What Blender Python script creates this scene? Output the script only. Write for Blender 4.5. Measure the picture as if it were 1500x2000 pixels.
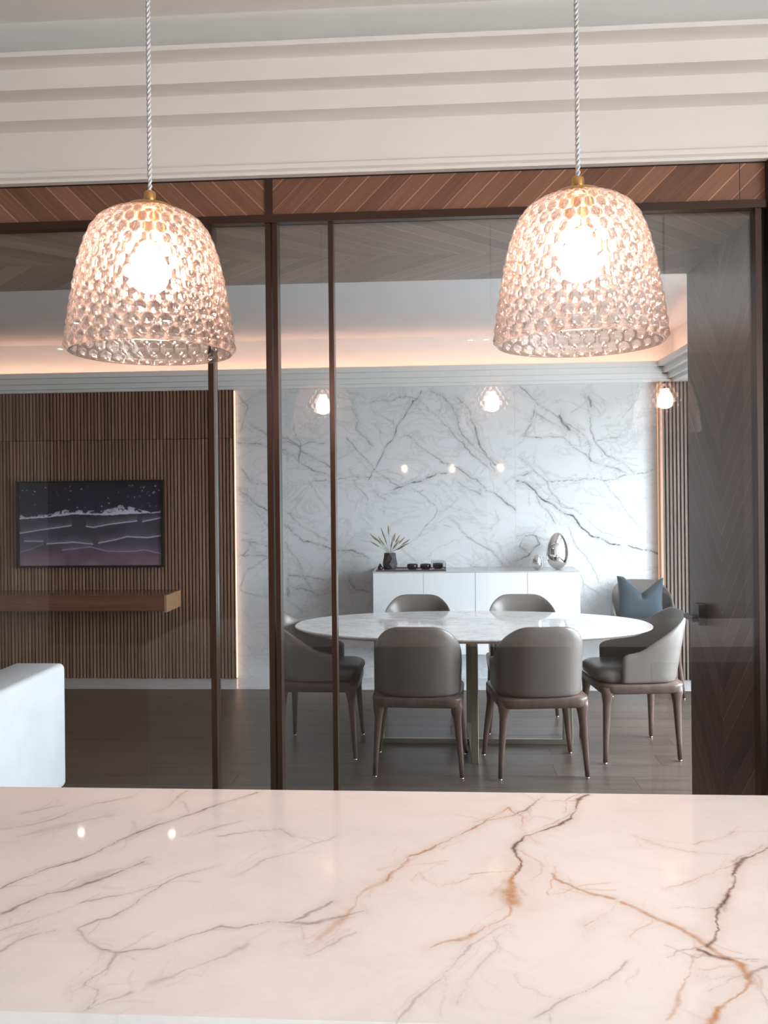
import bpy, bmesh, math, random
import numpy as np
from mathutils import Vector, Matrix

random.seed(7)
RNG = np.random.RandomState(11)
for o in list(bpy.data.objects):
    bpy.data.objects.remove(o)
SC = bpy.context.scene
COL = SC.collection

# ------------------------------------------------------------------ camera
cam = bpy.data.cameras.new('camera')
cam.sensor_fit = 'HORIZONTAL'
cam.sensor_width = 36.0
cam.lens = 39.6
cam.shift_y = -34.0 / 1500.0
cam.clip_start = 0.05
camo = bpy.data.objects.new('camera', cam)
COL.objects.link(camo)
camo.matrix_world = (Matrix.Translation((0, 0, 1.5)) @ Matrix.Rotation(math.radians(3.57), 4, 'Z')
                     @ Matrix.Rotation(math.radians(90), 4, 'X') @ Matrix.Rotation(-0.0105, 4, 'Z'))
SC.camera = camo

# ------------------------------------------------------------------ world, windows, exposure
world = bpy.data.worlds.new('overcast_sky')
SC.world = world
world.use_nodes = True
bg = world.node_tree.nodes['Background']
wn = world.node_tree
tc = wn.nodes.new('ShaderNodeTexCoord'); sp = wn.nodes.new('ShaderNodeSeparateXYZ'); rp_ = wn.nodes.new('ShaderNodeValToRGB')
wn.links.new(tc.outputs['Generated'], sp.inputs[0]); wn.links.new(sp.outputs['Z'], rp_.inputs[0])
rp_.color_ramp.elements[0].position = 0.0; rp_.color_ramp.elements[0].color = (0.34, 0.36, 0.37, 1)   # ground below the horizon
rp_.color_ramp.elements[1].position = 0.02; rp_.color_ramp.elements[1].color = (0.86, 0.935, 1.0, 1)   # even overcast above it
wn.links.new(rp_.outputs[0], bg.inputs['Color'])
bg.inputs['Strength'].default_value = 26.0
SC.view_settings.view_transform = 'Standard'
SC.view_settings.look = 'None'
SC.view_settings.gamma = 1.0
SC.view_settings.use_curve_mapping = False
SC.view_settings.exposure = 0.10
SC.cycles.use_denoising = True
SC.cycles.max_bounces = 11
SC.cycles.diffuse_bounces = 4
SC.cycles.glossy_bounces = 6
SC.cycles.transmission_bounces = 8
SC.cycles.transparent_max_bounces = 24
SC.cycles.caustics_reflective = False

def sky_portal(name, loc, rot, sx, sy):
    l = bpy.data.lights.new(name, 'AREA')
    l.shape = 'RECTANGLE'; l.size = sx; l.size_y = sy
    l.cycles.is_portal = True
    o = bpy.data.objects.new(name, l)
    o.location = loc; o.rotation_euler = rot
    COL.objects.link(o)
# guides for sampling the sky through the two window openings (they emit nothing themselves)
sky_portal('kitchen_window_portal', (2.99, -0.80, 1.45), (0, math.radians(90), 0), 1.9, 2.8)
sky_portal('dining_window_portal', (2.89, 4.55, 1.2), (0, math.radians(90), 0), 2.2, 2.7)

# ------------------------------------------------------------------ helpers
def link(me, name, mat=None, parent=None, loc=(0, 0, 0), rot=(0, 0, 0)):
    o = bpy.data.objects.new(name, me)
    COL.objects.link(o)
    if mat is not None and len(me.materials) == 0:
        me.materials.append(mat)
    o.location = loc; o.rotation_euler = rot
    if parent is not None:
        o.parent = parent
    return o

def empty(name, loc=(0, 0, 0), rz=0.0):
    o = bpy.data.objects.new(name, None)
    o.empty_display_size = 0.1
    o.location = loc; o.rotation_euler = (0, 0, rz)
    COL.objects.link(o)
    return o

def tag(o, label=None, cat=None, group=None, kind=None):
    if label: o['label'] = label
    if cat: o['category'] = cat
    if group: o['group'] = group
    if kind: o['kind'] = kind
    return o

def mesh(verts, faces, smooth=False):
    me = bpy.data.meshes.new('m')
    me.from_pydata([tuple(v) for v in verts], [], faces)
    me.validate(); me.update()
    if smooth:
        me.polygons.foreach_set('use_smooth', [True] * len(me.polygons))
    return me

def bm_mesh(bm, smooth=False):
    me = bpy.data.meshes.new('m')
    bmesh.ops.recalc_face_normals(bm, faces=bm.faces)
    bm.to_mesh(me); bm.free()
    if smooth:
        me.polygons.foreach_set('use_smooth', [True] * len(me.polygons))
    return me

def box_me(x0, x1, y0, y1, z0, z1, bevel=0.0, seg=2):
    bm = bmesh.new()
    bmesh.ops.create_cube(bm, size=1)
    for v in bm.verts:
        v.co = Vector(((x0 + x1) / 2 + v.co.x * (x1 - x0), (y0 + y1) / 2 + v.co.y * (y1 - y0), (z0 + z1) / 2 + v.co.z * (z1 - z0)))
    if bevel > 0:
        bmesh.ops.bevel(bm, geom=list(bm.edges), offset=bevel, segments=seg, profile=0.5, affect='EDGES')
    return bm_mesh(bm, bevel > 0.012)

def box(name, x0, x1, y0, y1, z0, z1, mat, parent=None, bevel=0.0, seg=2):
    return link(box_me(x0, x1, y0, y1, z0, z1, bevel, seg), name, mat, parent)

def boxes_me(bs):
    V, F = [], []
    for (x0, x1, y0, y1, z0, z1) in bs:
        n = len(V)
        V += [(x0, y0, z0), (x1, y0, z0), (x1, y1, z0), (x0, y1, z0), (x0, y0, z1), (x1, y0, z1), (x1, y1, z1), (x0, y1, z1)]
        F += [(n, n + 3, n + 2, n + 1), (n + 4, n + 5, n + 6, n + 7), (n, n + 1, n + 5, n + 4), (n + 1, n + 2, n + 6, n + 5), (n + 2, n + 3, n + 7, n + 6), (n + 3, n, n + 4, n + 7)]
    return mesh(V, F)

def extrude(pts, a, b, axis):
    """closed 2-D profile swept between a and b; axis 'x': pts are (y,z); axis 'y': pts are (x,z)"""
    n = len(pts)
    f = (lambda p, t: (t, p[0], p[1])) if axis == 'x' else (lambda p, t: (p[0], t, p[1]))
    V = [f(p, a) for p in pts] + [f(p, b) for p in pts]
    F = [(i, (i + 1) % n, n + (i + 1) % n, n + i) for i in range(n)]
    F += [tuple(range(n)), tuple(range(2 * n - 1, n - 1, -1))]
    bm = bmesh.new()
    vs = [bm.verts.new(v) for v in V]
    for q in F: bm.faces.new([vs[i] for i in q])
    return bm_mesh(bm)

def lathe(prof, n=32, smooth=True):
    """prof: (r,z) list; r=0 ends close"""
    V, F, rings = [], [], []
    for r, z in prof:
        if r < 1e-6:
            rings.append([len(V)]); V.append((0, 0, z))
        else:
            rings.append(list(range(len(V), len(V) + n)))
            V += [(r * math.cos(2 * math.pi * k / n), r * math.sin(2 * math.pi * k / n), z) for k in range(n)]
    for A, B in zip(rings[:-1], rings[1:]):
        for k in range(n):
            k2 = (k + 1) % n
            if len(A) == 1 and len(B) == 1: continue
            if len(A) == 1: F.append((A[0], B[k2], B[k]))
            elif len(B) == 1: F.append((A[k], A[k2], B[0]))
            else: F.append((A[k], A[k2], B[k2], B[k]))
    bm = bmesh.new()
    vs = [bm.verts.new(v) for v in V]
    for q in F: bm.faces.new([vs[i] for i in q])
    return bm_mesh(bm, smooth)

def loft(sections, smooth=True, caps=True):
    n = len(sections[0]); V = [p for s in sections for p in s]; F = []
    for i in range(len(sections) - 1):
        for k in range(n):
            F.append((i * n + k, i * n + (k + 1) % n, (i + 1) * n + (k + 1) % n, (i + 1) * n + k))
    if caps:
        F.append(tuple(range(n - 1, -1, -1))); F.append(tuple(range((len(sections) - 1) * n, len(sections) * n)))
    bm = bmesh.new()
    vs = [bm.verts.new(v) for v in V]
    for q in F: bm.faces.new([vs[i] for i in q])
    return bm_mesh(bm, smooth)

def tube(pts, r, n=8, taper=None):
    secs = []
    pts = [Vector(p) for p in pts]
    for i, p in enumerate(pts):
        d = (pts[min(i + 1, len(pts) - 1)] - pts[max(i - 1, 0)]).normalized()
        u = d.cross(Vector((0.3, 1, 0.2))).normalized(); w = d.cross(u)
        rr = r if taper is None else r * taper[i]
        secs.append([tuple(p + (u * math.cos(2 * math.pi * k / n) + w * math.sin(2 * math.pi * k / n)) * rr) for k in range(n)])
    return loft(secs)

def sstep(t): t = max(0, min(1, t)); return t * t * (3 - 2 * t)

def copy_tree(o, parent=None):
    c = o.copy(); COL.objects.link(c); c.parent = parent
    for ch in o.children:
        copy_tree(ch, c)
    return c

# ------------------------------------------------------------------ materials
def newmat(name):
    m = bpy.data.materials.new(name); m.use_nodes = True
    nt = m.node_tree
    for n in list(nt.nodes): nt.nodes.remove(n)
    out = nt.nodes.new('ShaderNodeOutputMaterial')
    return m, nt, out

class NB:
    """small node builder"""
    def __init__(self, nt): self.nt = nt
    def n(self, t, **kw):
        nd = self.nt.nodes.new(t)
        for k, v in kw.items(): setattr(nd, k, v)
        return nd
    def put(self, sock, v):
        if isinstance(v, bpy.types.NodeSocket): self.nt.links.new(v, sock)
        elif v is not None: sock.default_value = v
    def math(self, op, a, b=None, c=None):
        nd = self.n('ShaderNodeMath', operation=op)
        self.put(nd.inputs[0], a)
        if b is not None: self.put(nd.inputs[1], b)
        if c is not None: self.put(nd.inputs[2], c)
        return nd.outputs[0]
    def mix(self, fac, a, b):
        nd = self.n('ShaderNodeMix', data_type='RGBA')
        self.put(nd.inputs[0], fac); self.put(nd.inputs[6], a); self.put(nd.inputs[7], b)
        return nd.outputs[2]
    def obj(self):
        return self.n('ShaderNodeTexCoord').outputs['Object']
    def geo(self):
        return self.n('ShaderNodeNewGeometry')
    def mapping(self, vec, scale=(1, 1, 1), loc=(0, 0, 0), rot=(0, 0, 0)):
        nd = self.n('ShaderNodeMapping')
        self.put(nd.inputs['Vector'], vec)
        nd.inputs['Scale'].default_value = scale; nd.inputs['Location'].default_value = loc; nd.inputs['Rotation'].default_value = rot
        return nd.outputs[0]
    def noise(self, vec, scale, detail=4, rough=0.5, dist=0.0):
        nd = self.n('ShaderNodeTexNoise')
        self.put(nd.inputs['Vector'], vec)
        nd.inputs['Scale'].default_value = scale; nd.inputs['Detail'].default_value = detail
        nd.inputs['Roughness'].default_value = rough; nd.inputs['Distortion'].default_value = dist
        return nd.outputs['Fac']
    def ramp(self, fac, stops):
        nd = self.n('ShaderNodeValToRGB')
        self.put(nd.inputs[0], fac)
        el = nd.color_ramp.elements
        while len(el) < len(stops): el.new(0.5)
        for e, (p, c) in zip(el, stops):
            e.position = p; e.color = (c[0], c[1], c[2], 1) if len(c) == 3 else c
        return nd.outputs[0]
    def bump(self, h, strength=0.2, dist=0.01):
        nd = self.n('ShaderNodeBump')
        self.put(nd.inputs['Height'], h); nd.inputs['Strength'].default_value = strength; nd.inputs['Distance'].default_value = dist
        return nd.outputs[0]
    def bsdf(self, out, col, rough=0.5, metal=0.0, spec=0.5, normal=None, sheen=0.0, coat=0.0):
        p = self.n('ShaderNodeBsdfPrincipled')
        self.put(p.inputs['Base Color'], col if isinstance(col, bpy.types.NodeSocket) else (*col, 1))
        self.put(p.inputs['Roughness'], rough); p.inputs['Metallic'].default_value = metal
        p.inputs['Specular IOR Level'].default_value = spec
        if sheen: p.inputs['Sheen Weight'].default_value = sheen
        if coat: p.inputs['Coat Weight'].default_value = coat; p.inputs['Coat Roughness'].default_value = 0.08
        if normal is not None: self.put(p.inputs['Normal'], normal)
        if out is not None: self.nt.links.new(p.outputs[0], out.inputs[0])
        return p.outputs[0]

def plain(name, col, rough=0.5, metal=0.0, spec=0.5, var=0.06, scale=6.0, bump=0.0, bscale=200.0, sheen=0.0, coat=0.0):
    m, nt, out = newmat(name); b = NB(nt)
    v = b.noise(b.obj(), scale, 3)
    c = b.ramp(v, [(0.3, [x * (1 - var) for x in col]), (0.7, [min(1, x * (1 + var)) for x in col])])
    nrm = b.bump(b.noise(b.obj(), bscale, 3), bump, 0.002) if bump else None
    b.bsdf(out, c, rough, metal, spec, nrm, sheen, coat)
    return m

def emitter(name, col, strength):
    m, nt, out = newmat(name)
    e = nt.nodes.new('ShaderNodeEmission')
    e.inputs[0].default_value = (*col, 1); e.inputs[1].default_value = strength
    nt.links.new(e.outputs[0], out.inputs[0])
    return m

def schlick(b, f0, normal=None):
    g = b.geo()
    d = b.n('ShaderNodeVectorMath', operation='DOT_PRODUCT')
    b.put(d.inputs[0], g.outputs['Incoming']); b.put(d.inputs[1], g.outputs['Normal'])
    c = b.math('ABSOLUTE', d.outputs['Value'])
    p = b.math('POWER', b.math('SUBTRACT', 1.0, c), 5.0)
    return b.math('MULTIPLY_ADD', p, 1.0 - f0, f0)

def thin_glass(name, tint, f0=0.045):
    m, nt, out = newmat(name); b = NB(nt)
    t = b.n('ShaderNodeBsdfTransparent'); t.inputs[0].default_value = (*tint, 1)
    g = b.n('ShaderNodeBsdfGlossy'); g.inputs['Roughness'].default_value = 0.0
    mx = b.n('ShaderNodeMixShader')
    b.put(mx.inputs[0], schlick(b, f0))
    nt.links.new(t.outputs[0], mx.inputs[1]); nt.links.new(g.outputs[0], mx.inputs[2])
    nt.links.new(mx.outputs[0], out.inputs[0])
    return m

def shade_glass(name):
    m, nt, out = newmat(name); b = NB(nt)
    r = b.n('ShaderNodeBsdfRefraction'); r.inputs['Color'].default_value = (1, 0.94, 0.915, 1); r.inputs['IOR'].default_value = 1.42; r.inputs['Roughness'].default_value = 0.0
    t = b.n('ShaderNodeBsdfTransparent'); t.inputs[0].default_value = (1, 0.97, 0.95, 1)
    tl = b.n('ShaderNodeBsdfTranslucent'); tl.inputs[0].default_value = (1, 0.78, 0.69, 1)
    gl = b.n('ShaderNodeBsdfGlossy'); gl.inputs['Roughness'].default_value = 0.02
    m1 = b.n('ShaderNodeMixShader'); m1.inputs[0].default_value = 0.50
    nt.links.new(r.outputs[0], m1.inputs[1]); nt.links.new(t.outputs[0], m1.inputs[2])
    m2 = b.n('ShaderNodeMixShader'); b.put(m2.inputs[0], b.math('MULTIPLY_ADD', b.n('ShaderNodeAttribute', attribute_name='crease').outputs['Fac'], 0.13, 0.025))
    nt.links.new(m1.outputs[0], m2.inputs[1]); nt.links.new(tl.outputs[0], m2.inputs[2])
    m3 = b.n('ShaderNodeMixShader'); b.put(m3.inputs[0], schlick(b, 0.045))
    nt.links.new(m2.outputs[0], m3.inputs[1]); nt.links.new(gl.outputs[0], m3.inputs[2])
    nt.links.new(m3.outputs[0], out.inputs[0])
    return m

def wood(name, dark, light, axis='x', rough=0.4, scale=1.0, spec=0.4, per_object=0.0):
    """grain stretched along one axis"""
    m, nt, out = newmat(name); b = NB(nt)
    sc = {'x': (0.6, 14, 14), 'y': (14, 0.6, 14), 'z': (14, 14, 0.6)}[axis]
    vec = b.n('ShaderNodeVectorMath', operation='ADD')
    nt.links.new(b.obj(), vec.inputs[0])
    rnd = b.n('ShaderNodeObjectInfo').outputs['Random']
    cx = b.n('ShaderNodeCombineXYZ')
    for i in range(3): b.put(cx.inputs[i], b.math('MULTIPLY', rnd, 37.0 + 11 * i))
    nt.links.new(cx.outputs[0], vec.inputs[1])
    g = b.noise(b.mapping(vec.outputs[0], [s * scale for s in sc]), 2.5, 6, 0.62, 0.4)
    fine = b.noise(b.mapping(vec.outputs[0], [s * scale * 4 for s in sc]), 3.0, 4, 0.6)
    f = b.math('MULTIPLY_ADD', fine, 0.35, b.math('MULTIPLY', g, 0.75))
    if per_object:
        f = b.math('ADD', f, b.math('MULTIPLY', b.math('SUBTRACT', rnd, 0.5), per_object))
    c = b.ramp(f, [(0.3, dark), (0.75, light)])
    b.bsdf(out, c, rough, 0, spec, b.bump(fine, 0.08, 0.002))
    return m

def veneer(name, dark, light, u, v, v0, sgn, width, line, rough=0.35):
    """book-matched 45 degree veneer strips: strip index from u + sgn*|v - v0|"""
    m, nt, out = newmat(name); b = NB(nt)
    s = b.n('ShaderNodeSeparateXYZ'); nt.links.new(b.obj(), s.inputs[0])
    U, V = s.outputs['XYZ'.index(u)], s.outputs['XYZ'.index(v)]
    av = b.math('ABSOLUTE', b.math('SUBTRACT', V, v0))
    t = b.math('MULTIPLY_ADD', av, sgn, U)
    q = b.math('DIVIDE', t, width)
    idx = b.math('FLOOR', q)
    side = b.math('SIGN', b.math('SUBTRACT', V, v0))
    wn = b.n('ShaderNodeTexWhiteNoise', noise_dimensions='2D')
    cx = b.n('ShaderNodeCombineXYZ'); b.put(cx.inputs[0], idx); b.put(cx.inputs[1], side)
    nt.links.new(cx.outputs[0], wn.inputs['Vector'])
    along = b.math('MULTIPLY_ADD', av, -sgn, U)
    gx = b.n('ShaderNodeCombineXYZ'); b.put(gx.inputs[0], b.math('MULTIPLY', t, 60.0)); b.put(gx.inputs[1], b.math('MULTIPLY', along, 2.5)); b.put(gx.inputs[2], b.math('MULTIPLY', side, 3.0))
    grain = b.noise(gx.outputs[0], 1.6, 5, 0.6)
    f = b.math('MULTIPLY_ADD', wn.outputs['Value'], 0.45, b.math('MULTIPLY', grain, 0.6))
    c = b.ramp(f, [(0.2, dark), (0.85, light)])
    fr = b.math('FRACT', q)
    edge = b.math('LESS_THAN', b.math('MINIMUM', fr, b.math('SUBTRACT', 1.0, fr)), 0.03)
    c2 = b.mix(b.math('MULTIPLY', edge, b.math('MULTIPLY', wn.outputs['Value'], 0.9)), c, (*line, 1))
    b.bsdf(out, c2, rough, 0, 0.4)
    return m

def marble(name, base, grey, brown, dark, rough=0.06, faint=0.35, scale=1.0):
    """polished stone: traced veins come from the mesh attributes, faint clouds and hairlines from noise"""
    m, nt, out = newmat(name); b = NB(nt)
    o = b.obj()
    cloud = b.noise(b.mapping(o, (1.2 * scale, 1.9 * scale, 1.9 * scale), rot=(0.2, 0.5, 0.6)), 1.8, 6, 0.6, 0.8)
    r1 = b.noise(b.mapping(o, (scale, scale * 1.7, scale * 1.7), rot=(0.4, 0.7, 0.5)), 2.2, 8, 0.62, 1.0)
    ridge = b.math('ABSOLUTE', b.math('SUBTRACT', r1, 0.5))
    hair = b.math('SUBTRACT', 1.0, b.math('MINIMUM', b.math('MULTIPLY', ridge, 38.0), 1.0))
    mask = b.math('MULTIPLY', hair, b.math('MULTIPLY', cloud, faint))
    c = b.ramp(cloud, [(0.35, base), (0.72, [x * 0.93 for x in base])])
    c = b.mix(mask, c, (*grey, 1))
    for att, colr in (('vein_g', grey), ('vein_b', brown), ('vein_d', dark)):
        a = b.n('ShaderNodeAttribute', attribute_name=att)
        brk = b.noise(o, 26.0 * scale, 5, 0.65)
        k = b.math('MULTIPLY', a.outputs['Fac'], b.math('MULTIPLY_ADD', brk, 1.7, 0.35))
        k = b.math('MINIMUM', k, 1.0)
        c = b.mix(k, c, (*colr, 1))
    b.bsdf(out, c, rough, 0, 0.5)
    return m

def grid_stone(name, mat, parent, us, vs, place, veins, wscale, depth_faces):
    """dense panel whose vein attributes are computed from world-space polylines"""
    nu, nv = len(us), len(vs)
    UU, VV = np.meshgrid(us, vs)
    P = np.stack([UU.ravel(), VV.ravel()], 1)
    # gentle domain warp so the traced lines meander like stone
    w = np.zeros_like(P)
    for k, (fq, am) in enumerate(((9, 0.010), (23, 0.0065), (61, 0.0030), (150, 0.0014))):
        a = RNG.rand(4) * 6.28
        s = wscale / 0.0013
        w[:, 0] += am * s * np.sin(fq * P[:, 1] / s * 1.1 + a[0] + 1.7 * np.sin(fq * 0.6 * P[:, 0] / s + a[1]))
        w[:, 1] += am * s * np.sin(fq * P[:, 0] / s + a[2] + 1.7 * np.sin(fq * 0.7 * P[:, 1] / s + a[3]))
    Q = P + w
    fs = wscale / 0.0013 * 0.9
    rs = np.random.RandomState(23)
    extra = []
    for vn in veins:
        wd, st, pts, ty = (vn[0], vn[1], vn[2], 'g') if len(vn) == 3 else (vn[0], vn[1], vn[3], vn[2])
        pts = np.array(pts)
        for c in range(2):                                   # hairlines that run beside the main vein
            i0 = rs.randint(0, max(1, len(pts) - 2)); i1 = min(len(pts), i0 + 2 + rs.randint(0, 4))
            q = pts[i0:i1] + rs.normal(0, 0.022 * fs, (i1 - i0, 2)) + rs.normal(0, 0.03 * fs, 2)
            extra.append((max(1.2, wd * 0.55), st * 0.42, ty, q.tolist()))
        for c in range(2):                                   # short side branches
            i = rs.randint(0, len(pts) - 1); p = pts[i] + (pts[i + 1] - pts[i]) * rs.rand()
            d = pts[i + 1] - pts[i]; ang = math.atan2(d[1], d[0]) + rs.choice((-1, 1)) * rs.uniform(0.35, 1.0)
            q = [p.tolist()]
            for k in range(3):
                ang += rs.normal(0, 0.3); p = p + np.array((math.cos(ang), math.sin(ang))) * rs.uniform(0.03, 0.09) * fs
                q.append(p.tolist())
            extra.append((max(1.2, wd * 0.5), st * 0.45, ty, q))
    veins = list(veins) + extra
    out = {'g': np.zeros(len(P)), 'b': np.zeros(len(P)), 'd': np.zeros(len(P))}
    for vn in veins:
        if len(vn) == 3: wd, st, pts, ty = vn[0], vn[1], vn[2], 'g'
        else: wd, st, ty, pts = vn
        hw = wd * wscale
        for (ax, ay), (bx, by) in zip(pts[:-1], pts[1:]):
            pad = hw * 5 + 0.02
            sel = np.where((Q[:, 0] > min(ax, bx) - pad) & (Q[:, 0] < max(ax, bx) + pad) & (Q[:, 1] > min(ay, by) - pad) & (Q[:, 1] < max(ay, by) + pad))[0]
            if len(sel) == 0: continue
            q = Q[sel]; d = np.array([bx - ax, by - ay]); L2 = d @ d + 1e-12
            t = np.clip(((q - (ax, ay)) @ d) / L2, 0, 1)
            dist = np.hypot(q[:, 0] - ax - t * d[0], q[:, 1] - ay - t * d[1])
            wv = hw * (0.75 + 0.5 * np.sin(q[:, 0] * 41 + q[:, 1] * 29))
            core = np.exp(-(dist / wv) ** 2) * st
            halo = np.exp(-(dist / (hw * 4.5)) ** 2) * st * 0.20
            key = ty
            out[key][sel] = np.maximum(out[key][sel], core)
            hk = 'b' if ty in 'bd' else 'g'
            out[hk][sel] = np.maximum(out[hk][sel], halo)
    V = [place(u, v, 0) for u, v in P]
    idx = np.arange(nu * nv).reshape(nv, nu)
    F = np.stack([idx[:-1, :-1].ravel(), idx[:-1, 1:].ravel(), idx[1:, 1:].ravel(), idx[1:, :-1].ravel()], 1).tolist()
    n0 = len(V)
    # thickness: skirt and back
    ring = list(idx[0, :]) + list(idx[1:, -1]) + list(idx[-1, -2::-1]) + list(idx[-2:0:-1, 0])
    V += [place(P[i][0], P[i][1], 1) for i in ring]
    m = len(ring)
    for k in range(m):
        F.append((int(ring[k]), n0 + k, n0 + (k + 1) % m, int(ring[(k + 1) % m])))
    F.append(tuple(range(n0, n0 + m)))
    me = bpy.data.meshes.new('m'); me.from_pydata(V, [], F); me.update()
    for key in 'gbd':
        arr = np.concatenate([out[key], out[key][ring]]).astype(np.float32)
        at = me.attributes.new('vein_' + key, 'FLOAT', 'POINT'); at.data.foreach_set('value', arr)
    bm = bmesh.new(); bm.from_mesh(me); bmesh.ops.recalc_face_normals(bm, faces=bm.faces); bm.to_mesh(me); bm.free()
    return link(me, name, mat, parent)

M = {}
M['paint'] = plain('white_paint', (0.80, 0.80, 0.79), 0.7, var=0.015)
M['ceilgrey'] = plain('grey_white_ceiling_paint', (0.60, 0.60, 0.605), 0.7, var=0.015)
M['shadein'] = thin_glass('bubble_glass_inside', (1, 0.985, 0.975), 0.04)
M['kfloor_bounce'] = plain('beige_bounce_floor', (0.42, 0.33, 0.27), 0.5, var=0.03)  # made-up beige for the unseen kitchen floor, bounces warm light upward
M['nearpaint'] = plain('light_taupe_bounce_paint', (0.42, 0.40, 0.385), 0.7, var=0.03)  # tone made lighter to throw daylight back at the cornice
M['wallpaint'] = plain('warm_grey_paint', (0.36, 0.33, 0.31), 0.7, var=0.03)
M['bronze'] = plain('bronze_frame', (0.050, 0.023, 0.015), 0.32, 0.35, 0.5, 0.08)
M['black'] = plain('black_metal', (0.012, 0.012, 0.014), 0.35, 0.2)
M['glass'] = thin_glass('partition_glass', (0.955, 0.96, 0.965), 0.056)
M['winglass'] = thin_glass('window_glass', (0.98, 0.99, 0.99), 0.04)
M['header'] = veneer('header_veneer', (0.125, 0.058, 0.036), (0.26, 0.132, 0.083), 'Z', 'X', 0.0, -1.0, 0.062, (0.62, 0.37, 0.24))
M['soffit'] = veneer('soffit_veneer', (0.17, 0.110, 0.080), (0.36, 0.25, 0.185), 'X', 'Y', 2.78, 1.0, 0.085, (0.58, 0.43, 0.33))
M['jamb'] = veneer('jamb_veneer', (0.085, 0.050, 0.047), (0.195, 0.128, 0.115), 'Z', 'Y', 0.0, -1.0, 0.085, (0.42, 0.30, 0.26))
M['slat'] = wood('walnut_slat', (0.14, 0.070, 0.043), (0.35, 0.195, 0.12), 'z', 0.5, per_object=0.22)
M['slat2'] = wood('grey_oak_slat', (0.12, 0.088, 0.075), (0.24, 0.19, 0.165), 'z', 0.5, per_object=0.15)
M['slatback'] = plain('slat_backing', (0.012, 0.009, 0.008), 0.8)
M['edgewood'] = wood('copper_oak_edge', (0.55, 0.29, 0.18), (0.72, 0.42, 0.28), 'z', 0.4)
M['plank'] = wood('grey_brown_plank', (0.055, 0.040, 0.033), (0.14, 0.105, 0.088), 'x', 0.33, 0.7, per_object=0.14)
M['shelf'] = wood('shelf_walnut', (0.11, 0.042, 0.024), (0.23, 0.095, 0.055), 'x', 0.22)
M['oak'] = wood('oak_end', (0.28, 0.15, 0.08), (0.46, 0.27, 0.16), 'x', 0.4)
M['wallstone'] = marble('wall_marble', (0.74, 0.755, 0.77), (0.075, 0.073, 0.075), (0.4, 0.25, 0.13), (0.1, 0.06, 0.04), 0.05, 0.30, 1.1)
M['topstone'] = marble('counter_marble', (0.82, 0.79, 0.775), (0.20, 0.16, 0.15), (0.50, 0.26, 0.12), (0.17, 0.08, 0.048), 0.045, 0.07, 2.2)
M['tablestone'] = marble('table_marble', (0.80, 0.795, 0.79), (0.30, 0.28, 0.27), (0.4, 0.25, 0.13), (0.1, 0.06, 0.04), 0.05, 1.0, 1.9)
M['leather'] = plain('taupe_leather', (0.150, 0.133, 0.121), 0.36, 0, 0.5, 0.04, 5, 0.08, 420)
M['seatleather'] = plain('dark_taupe_leather', (0.12, 0.108, 0.103), 0.34, 0, 0.5, 0.04, 5, 0.08, 420)
M['legwood'] = wood('smoked_oak_leg', (0.070, 0.042, 0.034), (0.15, 0.098, 0.082), 'z', 0.35)
M['nickel'] = plain('nickel', (0.72, 0.70, 0.68), 0.2, 1.0)
M['champagne'] = plain('champagne_metal', (0.30, 0.27, 0.215), 0.35, 0.7)
M['brass'] = plain('brass', (0.72, 0.40, 0.15), 0.25, 1.0)
M['white'] = plain('white_lacquer', (0.80, 0.815, 0.83), 0.22, var=0.01)
M['stonetop'] = plain('grey_stone_top', (0.50, 0.50, 0.50), 0.12, var=0.1)
M['chrome'] = plain('mirror_chrome', (0.86, 0.85, 0.85), 0.02, 1.0, var=0.0)
M['matteblack'] = plain('matte_black_ceramic', (0.028, 0.028, 0.034), 0.55)
M['glossblack'] = plain('gloss_black_glass', (0.012, 0.010, 0.014), 0.06)
M['tray'] = plain('smoked_tray', (0.09, 0.075, 0.075), 0.12)
M['clear'] = thin_glass('clear_box_glass', (0.93, 0.94, 0.95), 0.06)
M['straw'] = plain('dried_straw', (0.27, 0.235, 0.15), 0.8, var=0.2, scale=40)
M['stalk'] = plain('dried_stem', (0.33, 0.36, 0.31), 0.8, var=0.15, scale=40)
M['velvet'] = plain('blue_velvet', (0.024, 0.041, 0.056), 0.75, 0, 0.3, 0.18, 9, 0.15, 300, sheen=0.2)
M['sofa'] = plain('white_upholstery', (0.74, 0.755, 0.77), 0.75, 0, 0.3, 0.04, 8, 0.12, 500)
M['seam'] = plain('grey_seam', (0.5, 0.5, 0.51), 0.7)
M['cordm'] = plain('silver_cord', (0.62, 0.62, 0.64), 0.4, 0.2)
M['shade'] = shade_glass('bubble_glass')
M['bulb'] = emitter('bulb_glow', (1.0, 0.67, 0.51), 220.0)
M['led'] = emitter('cove_led', (1.0, 0.54, 0.36), 15.0)
M['ledside'] = emitter('edge_led', (1.0, 0.60, 0.38), 2.8)
M['leddim'] = emitter('dim_edge_led', (1.0, 0.55, 0.34), 0.9)
M['spot'] = emitter('downlight_glow', (1.0, 0.86, 0.72), 40.0)
M['islandwood'] = wood('dark_ribbed_wood', (0.05, 0.03, 0.025), (0.10, 0.065, 0.055), 'z', 0.45)
M['cabinet'] = plain('taupe_cabinet', (0.16, 0.125, 0.105), 0.45)

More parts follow.
